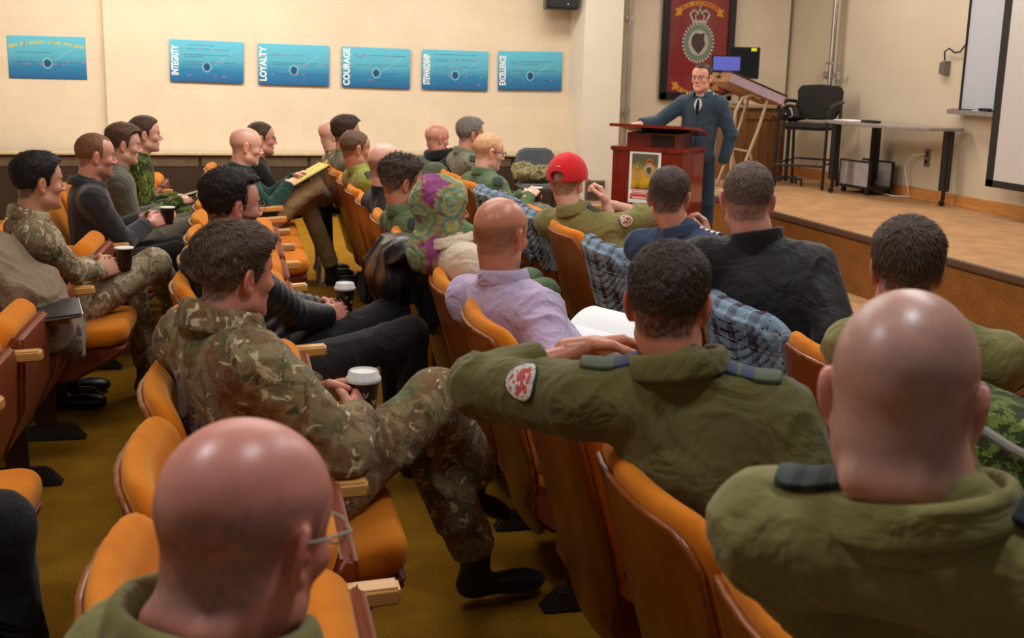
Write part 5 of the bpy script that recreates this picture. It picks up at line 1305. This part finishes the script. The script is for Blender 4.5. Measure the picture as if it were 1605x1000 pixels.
p = person('nearest bald man on the right with a cropped grey nape, in olive', (h[0], h[1]), (.785, 1.145, 1.300), 50, 5, 0, 46, h, .006, dict(skin=srgb(210, 158, 142), haircol=srgb(128, 112, 106), stubble=.42, bald=.125, baldback=.2, recede=.04, size=1.03, neck=.072, roll=1, jaw=1.12), M['olive_light'], M['olive'], M['leather'], seed=21,
    collar=dict(h=.040, fold=.45, flare=.6, rx=.090, ry=.090, thick=.007, z=-.012), fit=.018, amp=.006, bw=1.04, fat=1.2, neckdrop=.150, noff=(-.03, -.01, 0), faceres=.0032)
RB = p
conform(p['f'], p['Sh'][1]*.66+p['Nk']*.34+pt(0, 0, .10)-p['fw']*.03, (-.3, -.1, 1), p['Sh'][1]-p['Nk'], rect(.065, .10), p['e'], 'shoulder_strap', M['slip_dark'], p['base'], .005, .004)
conform(p['f'], p['Sh'][-1]*.78+p['Nk']*.22+pt(0, 0, .10)-p['fw']*.03, (-.2, -.2, 1), p['Sh'][-1]-p['Nk'], rect(.065, .10), p['e'], 'shoulder_strap', M['slip_dark'], p['base'], .005, .004)

# ------------------------------------------------------------------ front row
h = hipat(1, 9.05)
p = person('bald man in a black hooded top, front row nearest the wall', (h[0], h[1]), (1.86, 9.08, 1.08), 18, 8, 0, 10, h, .009, dict(skin=SKR, haircol=srgb(120, 90, 76), stubble=.4, bald=.03, size=.96), M['black'], M['black'], M['leather'], seed=22, collar=dict(h=.06, fold=1.2, flare=1.4, rx=.085, ry=.09, thick=.012))
h = hipat(1, 8.45)
p = person('grey-haired man in a grey-green flight suit, front row by the wall', (h[0], h[1]), (1.98, 8.46, 1.15), 10, 4, 0, 8, h, .009, dict(skin=SK2, haircol=srgb(104, 98, 92), hair=.011, top=.010, stubble=.8, size=.98), M['greygreen'], M['greygreen'], M['leather'], seed=23, collar=dict(h=.045, fold=.5, flare=.6), strands=1500)
conform(p['f'], p['Sh'][-1]+pt(0, -.04, .05), (-.1, -.7, .7), (1, -.2, 0), rect(.06, .07), p['e'], 'shoulder_flag', M['slip_dark'], p['base'])
h = hipat(1, 7.80)
p = person('fair cropped man in black glasses and green flight suit holding a cup', (h[0], h[1]), (1.94, 7.74, 1.08), 8, 8, 0, 18, h, .008, dict(skin=SKP, haircol=srgb(176, 140, 104), hair=.004, stubble=.7, beard=.35, beardcol=srgb(176, 150, 130), size=1.03, recede=.02), M['green'], M['green'], M['leather'], seed=24, collar=dict(h=.045, fold=.5, flare=.6),
    hands={'R': pt(2.20, 7.62, .80), 'L': pt(2.22, 7.84, .78)}, handdir={'R': pt(.6, .6, .35)})
glasses(p['Rh'], p['ch'], p['e'], p['base'], M['glass_frame'], 1.03, rim=.0024)
conform(p['f'], p['Sh'][-1]+pt(-.01, -.05, .04), (-.1, -.8, .6), (1, -.2, 0), rect(.07, .075), p['e'], 'shoulder_flag', M['slip_dark'], p['base'])
add_badge(p, p['Sh'][-1]*.35+p['El'][-1]*.65+pt(.02, -.06, .0), (.2, -1, .2), (0, 0, 1), .040, M['badge_red'])
h = hipat(1, 5.56)
p = person('man in a red cap and olive flight suit resting his chin on his fist', (h[0], h[1]), (1.86, 5.76, 1.07), 46, 6, 0, 38, h, .0075, dict(skin=SKP, haircol=srgb(100, 72, 50), stubble=.8, size=1.0), M['olive_light'], M['olive_light'], M['leather'], seed=25, collar=dict(h=.05, fold=.8, flare=.9),
    hands={'R': pt(2.04, 5.66, .98)}, elbows={'R': pt(1.0, -.5, -1)}, handdir={'R': pt(-.35, .2, .9)}, backs={'R': pt(.9, -.2, .4)}, curl={'R': .95, 'L': .5}, cuffs=(0, .55), ankles={'R': pt(2.62, 5.95, .55)},
    knees={'R': pt(2.30, 5.92, .84), 'L': pt(2.44, 5.80, .62)})
CAP = p
add_badge(p, p['Sh'][-1]*.50+p['El'][-1]*.50+pt(-.03, -.06, .02), (-.3, -1, .3), (0, 0, 1), .040, M['badge_red'])
conform(p['f'], p['Sh'][-1]*.7+p['Nk']*.3+pt(0, 0, .10), (-.2, -.2, 1), p['Sh'][-1]-p['Nk'], rect(.06, .10), p['e'], 'shoulder_strap', M['slip_blue1'], p['base'])
h = hipat(1, 4.25)
p = person('dark-haired man in a blue uniform with white shoulder rank, chin on hand', (h[0], h[1]), (1.87, 4.44, 1.15), 56, 4, 0, 50, h, .0075, dict(skin=SK2, haircol=srgb(58, 48, 44), greycol=srgb(110, 104, 100), greyside=.7, hair=.005, top=.004, stubble=1, size=1.0), M['blueshirt'], M['navy'], M['leather'], seed=26, collar=dict(h=.04, fold=.4, flare=.5),
    hands={'R': pt(2.03, 4.38, .98)}, elbows={'R': pt(.9, -.2, -1)}, handdir={'R': pt(-.2, .3, .9)}, backs={'R': pt(.9, -.4, 0)}, curl={'R': .8, 'L': .5}, strands=2500, hairlen=.010)
conform(p['f'], p['Sh'][-1]*.76+p['Nk']*.24+pt(0, 0, .10), (0, 0, 1), p['Sh'][-1]-p['Nk'], rect(.055, .10), p['e'], 'shoulder_strap', M['slip_white'], p['base'])
h = hipat(1, 3.62)
p = person('man with cropped thinning hair in a black soft-shell jacket, seen from behind', (h[0], h[1]), (1.92, 3.84, 1.21), 60, 2, 0, 56, h, .007, dict(skin=SKR, haircol=srgb(80, 66, 56), greycol=srgb(130, 120, 112), greyside=.6, hair=.004, top=.002, stubble=.8, size=1.09, neck=.064, jaw=1.1), M['black_shell'], M['black'], M['leather'], seed=27,
    collar=dict(h=.062, fold=0, flare=.5, rx=.088, ry=.090, thick=.008), fit=.024, amp=.006, bw=1.16, fat=1.2, armr=1.15, strands=4000, hairlen=.010)
h = hipat(1, 2.95)
p = person('man with combed dark hair and glasses in olive, far right front row', (h[0], h[1]), (1.81, 2.68, 1.16), 62, 2, 0, 58, h, .007, dict(skin=SKR, haircol=srgb(66, 50, 40), greycol=srgb(116, 104, 92), greyside=.6, hair=.011, top=.010, stubble=1, size=1.05, comb=(.2, -.8, .1), mess=.2), M['olive_light'], M['olive'], M['leather'], seed=28,
    collar=dict(h=.045, fold=.6, flare=.7), fit=.018, amp=.006, bw=1.1, strands=6000, hairlen=.02)
glasses(p['Rh'], p['ch'], p['e'], p['base'], M['thin_frame'])
conform(p['f'], p['Sh'][1]*.66+p['Nk']*.34+pt(0, 0, .10), (0, 0, 1), p['Sh'][1]-p['Nk'], rect(.06, .10), p['e'], 'shoulder_strap', M['slip_dark'], p['base'])
add_badge(p, p['Sh'][-1]*.60+p['El'][-1]*.40+pt(0, -.07, .02), (-.35, -1, .3), (0, 0, 1), .042, M['badge_round'])

# ------------------------------------------------------------------ the speaker
p = person('man in glasses and blue air force jacket speaking at the red lectern', (4.28, 9.64), (4.255, 9.53, 1.583), 222, 0, 0, 226, pt(4.30, 9.64, .93), .008,
    dict(skin=srgb(222, 164, 142), haircol=srgb(58, 42, 36), hair=.005, stubble=.9, size=1.0, recede=.02), M['airblue'], None, None, seed=29, collar=dict(h=.05, fold=.9, flare=.8, rx=.074, ry=.076, open=30), lower=False, fit=.014, amp=.006, neckdrop=.185, bw=.95, armr=1.05,
    hands={'R': pt(3.74, 9.58, 1.185), 'L': pt(4.49, 9.50, .86)}, elbows={'R': pt(.4, .7, -.35), 'L': pt(.9, -.3, .2)}, handdir={'R': pt(-.8, -.35, -.05), 'L': pt(-.1, .1, -1)}, backs={'R': pt(0, 0, 1), 'L': pt(.9, -.4, 0)}, curl={'R': .25, 'L': .5}, hem=.86, arms=(0, 1), knees={'L': pt(4.39, 9.58, .5), 'R': pt(4.22, 9.72, .5)}, ankles={'L': pt(4.41, 9.61, .08), 'R': pt(4.24, 9.75, .08)}, clampx=False, hipax=(.72, -.69, 0))
glasses(p['Rh'], p['ch'], p['e'], p['base'], M['glass_frame'])
SP = p; B0 = p['base']; hp = p['hip']
def f_leg(P):
    d = s_ell(P, hp+pt(0, 0, -.03), (.12, .155, .11), npR(RZ(math.radians(226))))
    for s, (kx, ky) in ((1, (4.39, 9.58)), (-1, (4.22, 9.72))):
        a = hp+pt((kx-hp[0])*.6, (ky-hp[1])*.6, -.05); k = pt(kx, ky, .50); an = pt(kx+.02, ky+.03, .07)
        d = smin(d, s_cone(P, a, k, .098, .070), .04); d = smin(d, smax(s_cone(P, k, an, .070, .060), .045-P[:, 2], .005), .02)
    return d
garment('trousers', f_leg, [hp, pt(4.39, 9.58, 0), pt(4.22, 9.72, 0)], .2, .011, p['e'], B0, M['airblue_dk'], .004, 77)
for (kx, ky) in ((4.39, 9.58), (4.22, 9.72)):
    fs = lambda P: shoe_sdf(P, pt(kx+.02, ky+.03, .095), pt(-.7, -.7, 0)); V, Q = surf(fs, pt(kx-.3, ky-.3, -.05), pt(kx+.3, ky+.3, .25), .009); b = Bag(); b.add(V-B0, Q); link_mesh('shoe', b.mesh('shoe'), M['leather'], p['e'])
collar_mesh('shirt_collar', p['Nk']+pt(0, 0, .028), pt(-.02, -.02, .1), p['fw'], .064, .066, .045, .25, p['e'], B0, M['whiteshirt'], 14)
# shirt front and tie seen in the open neck
conform(p['f'], p['Nk']+p['fw']*.10+pt(0, 0, -.05), p['fw'], (0, 0, 1), lambda a: (math.cos(a)*.036*(1 if math.sin(a) > 0 else 1+.8*math.sin(a)), math.sin(a)*.075), p['e'], 'shirt_front', M['whiteshirt'], B0, .002, .003)
conform(p['f'], p['Nk']+p['fw']*.105+pt(0, 0, -.055), p['fw'], (0, 0, 1), lambda a: (math.cos(a)*.015*(1-.2*math.sin(a)), math.sin(a)*.075), p['e'], 'necktie', M['black'], B0, .007, .004)
conform(p['f'], p['Nk']+p['fw']*.13+pt(0, 0, -.30), p['fw'], (0, 0, 1), rect(.006, .34), p['e'], 'zip', M['dark_metal'], B0, .003, .002)
conform(p['f'], p['Sh'][1]*.68+p['Nk']*.32+pt(0, 0, .10), (0, 0, 1), p['Sh'][1]-p['Nk'], rect(.055, .11), p['e'], 'shoulder_strap', M['slip_white'], B0, .004, .004)
conform(p['f'], p['Sh'][-1]*.68+p['Nk']*.32+pt(0, 0, .10), (0, 0, 1), p['Sh'][-1]-p['Nk'], rect(.055, .11), p['e'], 'shoulder_strap', M['slip_white'], B0, .004, .004)
# ------------------------------------------------------------------ headgear
def local_sdf(name, f, lo, hi, res, p, mat, K=None, disp=0, seed=1, freq=30):
    V, Q = surf(f, lo, hi, res)
    if disp: V = folds(V, normals(f, V), disp, seed, freq)
    b = Bag(); b.add(V@p['Rh'].T+(p['ch']-p['base']), Q); return link_mesh(name, b.mesh(name), mat, p['e'])
M['red_cap'] = cloth('red_cotton', srgb(218, 38, 44), fold=.2, var=.06)
def f_cap(P):
    core = smin(head_core(P, {}), s_ell(P, (-.005, 0, .055), (.098, .082, .085)), .02)
    d = np.abs(core-.014)-.003
    d = smax(d, (.018+.14*P[:, 0])-P[:, 2], .002)
    d = smax(d, -s_ell(P, (-.112, 0, .030), (.06, .036, .024)), .003)
    br = smax(np.abs(P[:, 2]-.034-1.8*P[:, 1]**2*-1-.1*(P[:, 0]-.1)*-1)-.0028, rrect(P[:, 0]-.10, P[:, 1], .075, .072, .05), .004)
    br = smax(br, -(core-.012), .003)
    return smin(np.minimum(d, br), s_ell(P, (-.01, 0, .156), (.008, .008, .005)), .002)
cp = local_sdf('cap', f_cap, (-.15, -.12, -.05), (.20, .12, .18), .004, CAP, M['red_cap'])
Lc = Matrix([list(r) for r in CAP['Rh']])
q = CAP['Rh']@np.array((-.116, .0, .075))+CAP['ch']-CAP['base']
text_obj('cap_lettering', 'CE', .022, ink['white'], CAP['e'], tuple(q), Lc @ RY(math.radians(-28)) @ Matrix(((0, 0, -1), (-1, 0, 0), (0, 1, 0))), .001, .0006)
def mat_tiedye():
    m, nt, b = newmat('tie_dye_scarf'); v = coords(nt, 'Object')
    vo = N(nt, 'ShaderNodeTexVoronoi'); S(vo, Scale=7.5); nt.links.new(v, vo.inputs['Vector'])
    n = noise(nt, v, 9, 4, .6, .5)
    ad = N(nt, 'ShaderNodeMath', operation='MULTIPLY_ADD'); nt.links.new(n, ad.inputs[0]); ad.inputs[1].default_value = .55; nt.links.new(vo.outputs['Distance'], ad.inputs[2])
    c = ramp(nt, ad.outputs[0], [(.30, srgb(124, 70, 140)), (.38, srgb(150, 130, 150)), (.46, srgb(168, 182, 130)), (.56, srgb(120, 162, 130)), (.66, srgb(190, 184, 96)), (.76, srgb(100, 146, 140)), (.88, srgb(176, 160, 80)), (.97, srgb(150, 70, 130))])
    f = ramp(nt, noise(nt, v, 60, 3), [(.3, (.7, .7, .7)), (.7, (1.15, 1.15, 1.15))]); col(b, nt, mixc(nt, 1, c, f, 'MULTIPLY')); b.inputs['Roughness'].default_value = .8
    cloth_bump(nt, b, coords(nt), .5, .3, 14); return m
M['tiedye'] = mat_tiedye()
def f_hij(P):
    core = smin(head_core(P, {}), s_ell(P, (-.045, 0, .02), (.075, .078, .085)), .03)-.013
    d = smin(core, s_cone(P, (-.012, 0, -.06), (-.035, 0, -.175), .072, .100), .04)
    d = smin(d, s_cone(P, (-.03, -.03, -.17), (.06, -.10, -.25), .055, .045), .03); d = smin(d, s_cone(P, (.06, -.10, -.25), (.10, -.09, -.34), .045, .03), .03)
    d = smax(d, -s_ell(P, (.105, 0, -.020), (.085, .066, .100)), .006)
    return smax(d, -(head_core(P, {})-.001), .003)
local_sdf('headscarf', f_hij, (-.17, -.22, -.42), (.20, .16, .15), .0055, HIJ, M['tiedye'], disp=.006, seed=5, freq=16)

# ------------------------------------------------------------------ things hanging over the chairs
def mat_plaid():
    m, nt, b = newmat('blue_grey_plaid'); v = coords(nt, 'Object'); sp = N(nt, 'ShaderNodeSeparateXYZ'); nt.links.new(v, sp.inputs[0])
    def bands(sock, per, off, stops):
        a = N(nt, 'ShaderNodeMath', operation='MULTIPLY_ADD'); nt.links.new(sock, a.inputs[0]); a.inputs[1].default_value = 1/per; a.inputs[2].default_value = off
        f = N(nt, 'ShaderNodeMath', operation='FRACT'); nt.links.new(a.outputs[0], f.inputs[0]); return ramp(nt, f.outputs[0], stops, 'CONSTANT')
    lt = srgb(126, 154, 176); dk = srgb(46, 34, 52); md = srgb(66, 74, 102)
    A = bands(sp.outputs[1], .125, .1, [(0, lt), (.46, dk), (.74, md), (.92, lt)])
    B = bands(sp.outputs[2], .125, .3, [(0, lt), (.46, dk), (.74, md), (.92, lt)])
    c = mixc(nt, .5, A, B)
    L1_ = bands(sp.outputs[1], .0625, .2, [(0, (0, 0, 0)), (.94, (1, 1, 1))]); L2_ = bands(sp.outputs[2], .0625, .45, [(0, (0, 0, 0)), (.94, (1, 1, 1))])
    c = mixc(nt, mixc(nt, 1, L1_, (.5, .5, .5), 'MULTIPLY'), c, srgb(190, 204, 214)); c = mixc(nt, mixc(nt, 1, L2_, (.5, .5, .5), 'MULTIPLY'), c, srgb(190, 204, 214))
    col(b, nt, c); b.inputs['Roughness'].default_value = .9; cloth_bump(nt, b, v, .4, .4); return m
M['plaid'] = mat_plaid()
M['tancoat'] = cloth('tan_coat', srgb(126, 108, 84), fold=.8, scale=5)
M['blackjkt'] = plain('black_glossy_jacket', (.014, .014, .016), .32, 0, .3, 9, .5, 14)
M['greenjkt'] = cloth('grey_green_jacket', srgb(84, 92, 72), fold=.8, scale=6)
def drape(name, key, mat, label, cat, hem, infl=.010, blobs=(), amp=.006, seed=1, freq=9, front=.10, group=None, res=.009):
    ch_ = CH[key]
    def f(P):
        d = np.minimum(f_back(P), f_shell(P))-infl
        inner = np.minimum(f_back(P), f_shell(P))-.001
        for (c, r) in blobs: d = smin(d, s_ell(P, c, r), .05)
        d = smax(d, -inner, .003)
        h = hem+.03*np.sin(P[:, 1]*23+seed)+.02*np.sin(P[:, 1]*51)+np.where(P[:, 0]-back_warp(P) > .03, front, 0)
        return smax(d, (h-P[:, 2]), .006)
    V, Q = surf(f, (-.26, -.42, .12), (.5, .42, 1.12), res, slack=1.8)
    V = folds(V, normals(f, V), amp, seed, freq); b = Bag(); b.add(V, Q)
    o = link_mesh(name, b.mesh(name), mat); o.location = ch_.location; o.rotation_euler = ch_.rotation_euler; o.scale = ch_.scale
    return tag(o, label, cat, group)
drape('plaid_blanket', (1, 3.55), M['plaid'], 'blue plaid cloth over the chair back of the man in black, largest of the plaids', 'blanket', .38, group='plaid cloths over the front-row chairs')
drape('plaid_blanket', (1, 4.95), M['plaid'], 'blue plaid cloth over the chair back between the red cap and the blue uniform', 'blanket', .55, seed=2, group='plaid cloths over the front-row chairs')
drape('plaid_blanket', (1, 6.15), M['plaid'], 'blue plaid cloth over the chair back left of the red cap, beyond the lilac shirt', 'blanket', .60, seed=3, group='plaid cloths over the front-row chairs')
drape('plaid_blanket', (1, 7.25), M['plaid'], 'blue plaid cloth over a chair by the man in black glasses, furthest plaid', 'blanket', .62, seed=4, group='plaid cloths over the front-row chairs')
drape('camouflage_jacket', (1, 6.7), M['digi_blue'], 'blue-grey camouflage jacket over the front-row chair beside the man in black glasses', 'jacket', .60, .016, seed=5, amp=.010)
drape('green_jacket', (1, 9.05), M['greenjkt'], 'grey-green jacket over the chair back of the man with the black hood', 'jacket', .45, .020, [((-.03, .1, .80), (.09, .22, .14)), ((.0, -.20, .72), (.09, .12, .18))], seed=6, amp=.014)
drape('camouflage_jacket', (1, 2.32), M['cadpat'], 'dark green camouflage jacket over the chair at the right edge', 'jacket', .30, .022, [((.05, .0, .86), (.13, .30, .10)), ((.02, -.15, .68), (.10, .17, .22))], seed=7, amp=.014, res=.008)
drape('black_jacket', (2, 4.82), M['blackjkt'], 'big glossy black jacket slung over a second-row chair beside the headscarf', 'jacket', .60, .018, [((-.05, .10, .76), (.10, .20, .14)), ((-.01, .04, .88), (.10, .22, .07)), ((-.05, .22, .78), (.09, .10, .12))], seed=8, amp=.022, freq=7, res=.008)
drape('tan_coat', (4, 5.04), M['tancoat'], 'tan coat slung over an empty chair at the left edge', 'coat', .42, .028, [((.05, 0, .90), (.15, .30, .09)), ((.22, -.02, .80), (.13, .28, .14)), ((.34, -.06, .70), (.13, .24, .13)), ((.44, -.12, .60), (.10, .16, .12)), ((.47, .02, .52), (.09, .12, .09))], seed=9, amp=.024, freq=6, front=-.1, res=.009)
# strap on the jacket at the right edge
mb = MB(); mb.tube([(1.60, 2.06, .93), (1.64, 2.0, .90), (1.70, 1.86, .865), (1.76, 1.70, .85)], .011, 8); tag(mb.build('grey_strap', plain('grey_webbing', srgb(140, 136, 130), .6), smooth=True), 'grey webbing strap lying over the camouflage jacket at the right edge', 'strap')

# ------------------------------------------------------------------ cups, pads, phone
def cup(loc, lid, label, h=.095, tiltx=0, s=1.0):
    t = thing('coffee_cup', tuple(loc), 0, label, 'cup', None, rot=(tiltx, 0, 0)); t.scale = (s, s, s)
    mb = MB(); mb.lathe([(0, 0), (.028, 0), (.029, .004), (.040, h), (.0415, h+.002), (.0385, h), (.028, .01), (0, .01)], 28); mb.build('cup', M['cup_brown'], t, smooth=True)
    if lid:
        mb = MB(); mb.lathe([(0, h-.004), (.043, h-.004), (.0445, h), (.0435, h+.006), (.040, h+.009), (.037, h+.022), (.035, h+.024), (.033, h+.019), (0, h+.018)], 28); mb.build('lid', M['white'], t, smooth=True)
        mb = MB(); r_ = random.Random(3)
        for k in range(9):
            a = .2+k*.62; rr = .0368+.0004; z = .052+.012*math.sin(k*2.1)
            mb.tube([(rr*math.cos(a+j*.09), rr*math.sin(a+j*.09), z+.007*math.sin(j*1.7+k)) for j in range(5)], .0012, 5)
        mb.build('swirl_print', ink['silver'], t)
    else:
        mb = MB(); mb.lathe([(.0385, h-.001), (.0425, h-.001), (.0435, h+.002), (.0425, h+.0045), (.0385, h+.0045)], 28); mb.build('rim', M['white'], t, smooth=True)
        mb = MB(); mb.lathe([(0, h-.02), (.0365, h-.02), (0, h-.019)], 24); mb.build('coffee', plain('coffee', (.02, .008, .003), .15), t)
    return t
cup((.435, 3.075, .715), True, 'brown cup with white lid held by the camouflaged man in the third row', s=1.08)
cup((.595, 4.735, .655), True, 'brown cup with white lid held by the man in the quilted jacket')
cup((-.30, 5.60, .700), False, 'open brown paper cup held by the young man at far left')
cup((-.13, 6.99, .715), False, 'open brown paper cup held by the man in the charcoal jacket')
cup((.89, 8.98, .765), False, 'open brown paper cup held by the man beside the wall', s=.9)
cup((2.27, 7.70, .745), False, 'open brown paper cup held by the man in black glasses')
t = thing('yellow_notepad', (.80, 8.42, .86), 0, 'yellow notepad resting on the balding man\'s raised knee', 'notepad', None, rot=(0, math.radians(-28), math.radians(12)))
mb = MB(); mb.box((0, 0, 0), (.30, .22, .010)); mb.build('cover', M['black'], t, bevel=.003); mb = MB(); mb.box((0, 0, .009), (.285, .21, .010)); mb.build('pages', plain('legal_yellow', srgb(222, 206, 110), .7), t)
mb = MB(); mb.tube([(.14, -.03, .012), (.175, 0, .02), (.14, .03, .012)], .005, 8); mb.build('ring', plain('ring_yellow', srgb(200, 190, 50), .4), t)
t = thing('phone', (.0, 8.36, .735), 0, 'black phone held by the man in dark green camouflage', 'phone', None, rot=(0, -.25, .3)); mb = MB(); mb.box((0, 0, 0), (.15, .08, .010)); mb.build('body', M['black_metal'], t, bevel=.003); mb = MB(); mb.box((0, 0, .0055), (.14, .072, .001)); mb.build('screen', plain('phone_glass', (.02, .02, .03), .08), t)
t = thing('notebook', (1.34, 3.72, .77), 0, 'open white notebook on the lap of the man in the lilac shirt', 'notebook', None, rot=(math.radians(4), math.radians(-14), math.radians(38)))
for sg in (-1, 1):
    mb = MB(); n = 8; V = []
    for i in range(n+1):
        u = i/n; V += [(sg*u*.16, -.13, .018*math.sin(PI*u)*.8+.004), (sg*u*.16, .13, .018*math.sin(PI*u)*.8+.004)]
    V += [(x, y, z-.006) for x, y, z in V]; m_ = 2*(n+1)
    F = [(2*i, 2*i+2, 2*i+3, 2*i+1) for i in range(n)]+[(m_+2*i+1, m_+2*i+3, m_+2*i+2, m_+2*i) for i in range(n)]+[(2*i, m_+2*i, m_+2*i+2, 2*i+2) for i in range(n)]+[(2*i+3, m_+2*i+3, m_+2*i+1, 2*i+1) for i in range(n)]+[(2*n, m_+2*n, m_+2*n+1, 2*n+1)]
    mb.add(V, F); mb.build('page', ink['white'], t, smooth=True)
t = thing('black_folder', (-.60, 4.70, .690), 0, 'black zipped folder lying across the armrest at the left edge', 'folder', None, rot=(math.radians(3), math.radians(-5), math.radians(8)))
mb = MB(); mb.box((0, 0, 0), (.36, .27, .016)); mb.build('cover', plain('folder_leather', (.022, .022, .026), .35, 0, .2, 20, .3, 80), t, bevel=.006); mb = MB(); mb.box((0, -.136, 0), (.35, .004, .006)); mb.box((.181, 0, 0), (.004, .26, .006)); mb.build('zip', M['steel'], t)
def f_bundle(P): return smin(smin(s_ell(P, (0, 0, 0), (.13, .12, .09)), s_ell(P, (.10, -.08, -.06), (.12, .11, .09)), .04), s_ell(P, (.14, .08, -.02), (.09, .09, .08)), .04)
V, Q = surf(f_bundle, (-.3, -.3, -.3), (.35, .3, .3), .01); V = folds(V, normals(f_bundle, V), .02, 4, 12); b = Bag(); b.add(V, Q)
o = link_mesh('black_coat', b.mesh('black_coat'), M['blackjkt']); o.location = (1.36, 3.42, .70); tag(o, 'crumpled black coat heaped on the lap beside the white notebook', 'coat')
# identity card of the camouflaged man
cf = CAMO; c = cf['chest']+pt(.16, .03, -.03)
conform(cf['f'], c, (1, -.2, .3), (0, 0, 1), rect(.058, .095), cf['e'], 'identity_card', stripe_mat('identity_card', srgb(206, 210, 206), srgb(40, 130, 120), [(0.0, .22), (.5, .55), (.62, .66)]), cf['base'], .006, .002)
c = CAMO['chest']+pt(.14, .0, .08)

# ------------------------------------------------------------------ grey chair by the wall with a camouflage jacket
t = thing('grey_chair', (3.52, 12.0, 0), 0, 'grey padded stacking chair standing against the heater, near the pilaster', 'chair')
m_g = cloth('grey_vinyl', srgb(84, 92, 98), rough=.6, fold=.2)
mb = MB(); pts = [(-.20, .40), (.20, .40), (.225, .62), (.20, .76), (.12, .80), (-.12, .80), (-.20, .76), (-.225, .62)]; mb.prism(pts, 0, .05, RX(PI/2), (0, .05, 0)); mb.build('backrest', m_g, t, bevel=.018, seg=3)
mb = MB(); mb.box((0, -.20, .42), (.44, .42, .06)); mb.build('seat', m_g, t, bevel=.02, seg=3)
for sx in (-1, 1):
    for sy, top in ((-.38, .40), (.02, .60)): mb = MB(); mb.tube([(sx*.21, sy, 0), (sx*.20, sy, top)], .012, 8); mb.build('leg', M['black_metal'], t, smooth=True)
def f_j(P): return smin(smin(s_ell(P, (-.04, 0, 0), (.20, .13, .085)), s_ell(P, (.10, .04, .02), (.13, .12, .08)), .04), s_ell(P, (-.12, .06, .05), (.12, .08, .09)), .04)
V, Q = surf(f_j, (-.32, -.3, -.25), (.35, .3, .25), .010); V = folds(V, normals(f_j, V), .02, 14, 11); b = Bag(); b.add(V, Q)
o = link_mesh('camouflage_jacket', b.mesh('camouflage_jacket'), M['cadpat_tan']); o.location = (3.48, 11.84, .54); tag(o, 'crumpled olive camouflage jacket lying on the grey chair by the wall', 'jacket')
# small things on the floor under the second row
t = thing('black_bag', (1.20, 8.1, 0), .2, 'small black box bag standing on the carpet behind the second row', 'bag'); mb = MB(); mb.box((0, 0, .10), (.14, .20, .19)); mb.build('body', M['black'], t, bevel=.02); mb = MB(); mb.tube([(0, -.06, .19), (0, -.04, .24), (0, .04, .24), (0, .06, .19)], .008, 8); mb.build('handle', M['black'], t, smooth=True)
t = thing('water_bottle', (.92, 8.75, 0), 0, 'clear plastic water bottle standing beside the balding man\'s foot', 'bottle')
m_b, nt, b_ = newmat('clear_plastic'); b_.inputs['Transmission Weight'].default_value = .9; b_.inputs['Roughness'].default_value = .08; b_.inputs['Base Color'].default_value = (.9, .93, .95, 1)
mb = MB(); mb.lathe([(0, 0), (.032, 0), (.034, .01), (.033, .14), (.026, .17), (.013, .19), (.013, .20), (0, .20)], 20); mb.build('body', m_b, t, smooth=True); mb = MB(); mb.lathe([(0, .20), (.015, .20), (.015, .215), (0, .216)], 14); mb.build('cap', M['white'], t, smooth=True)
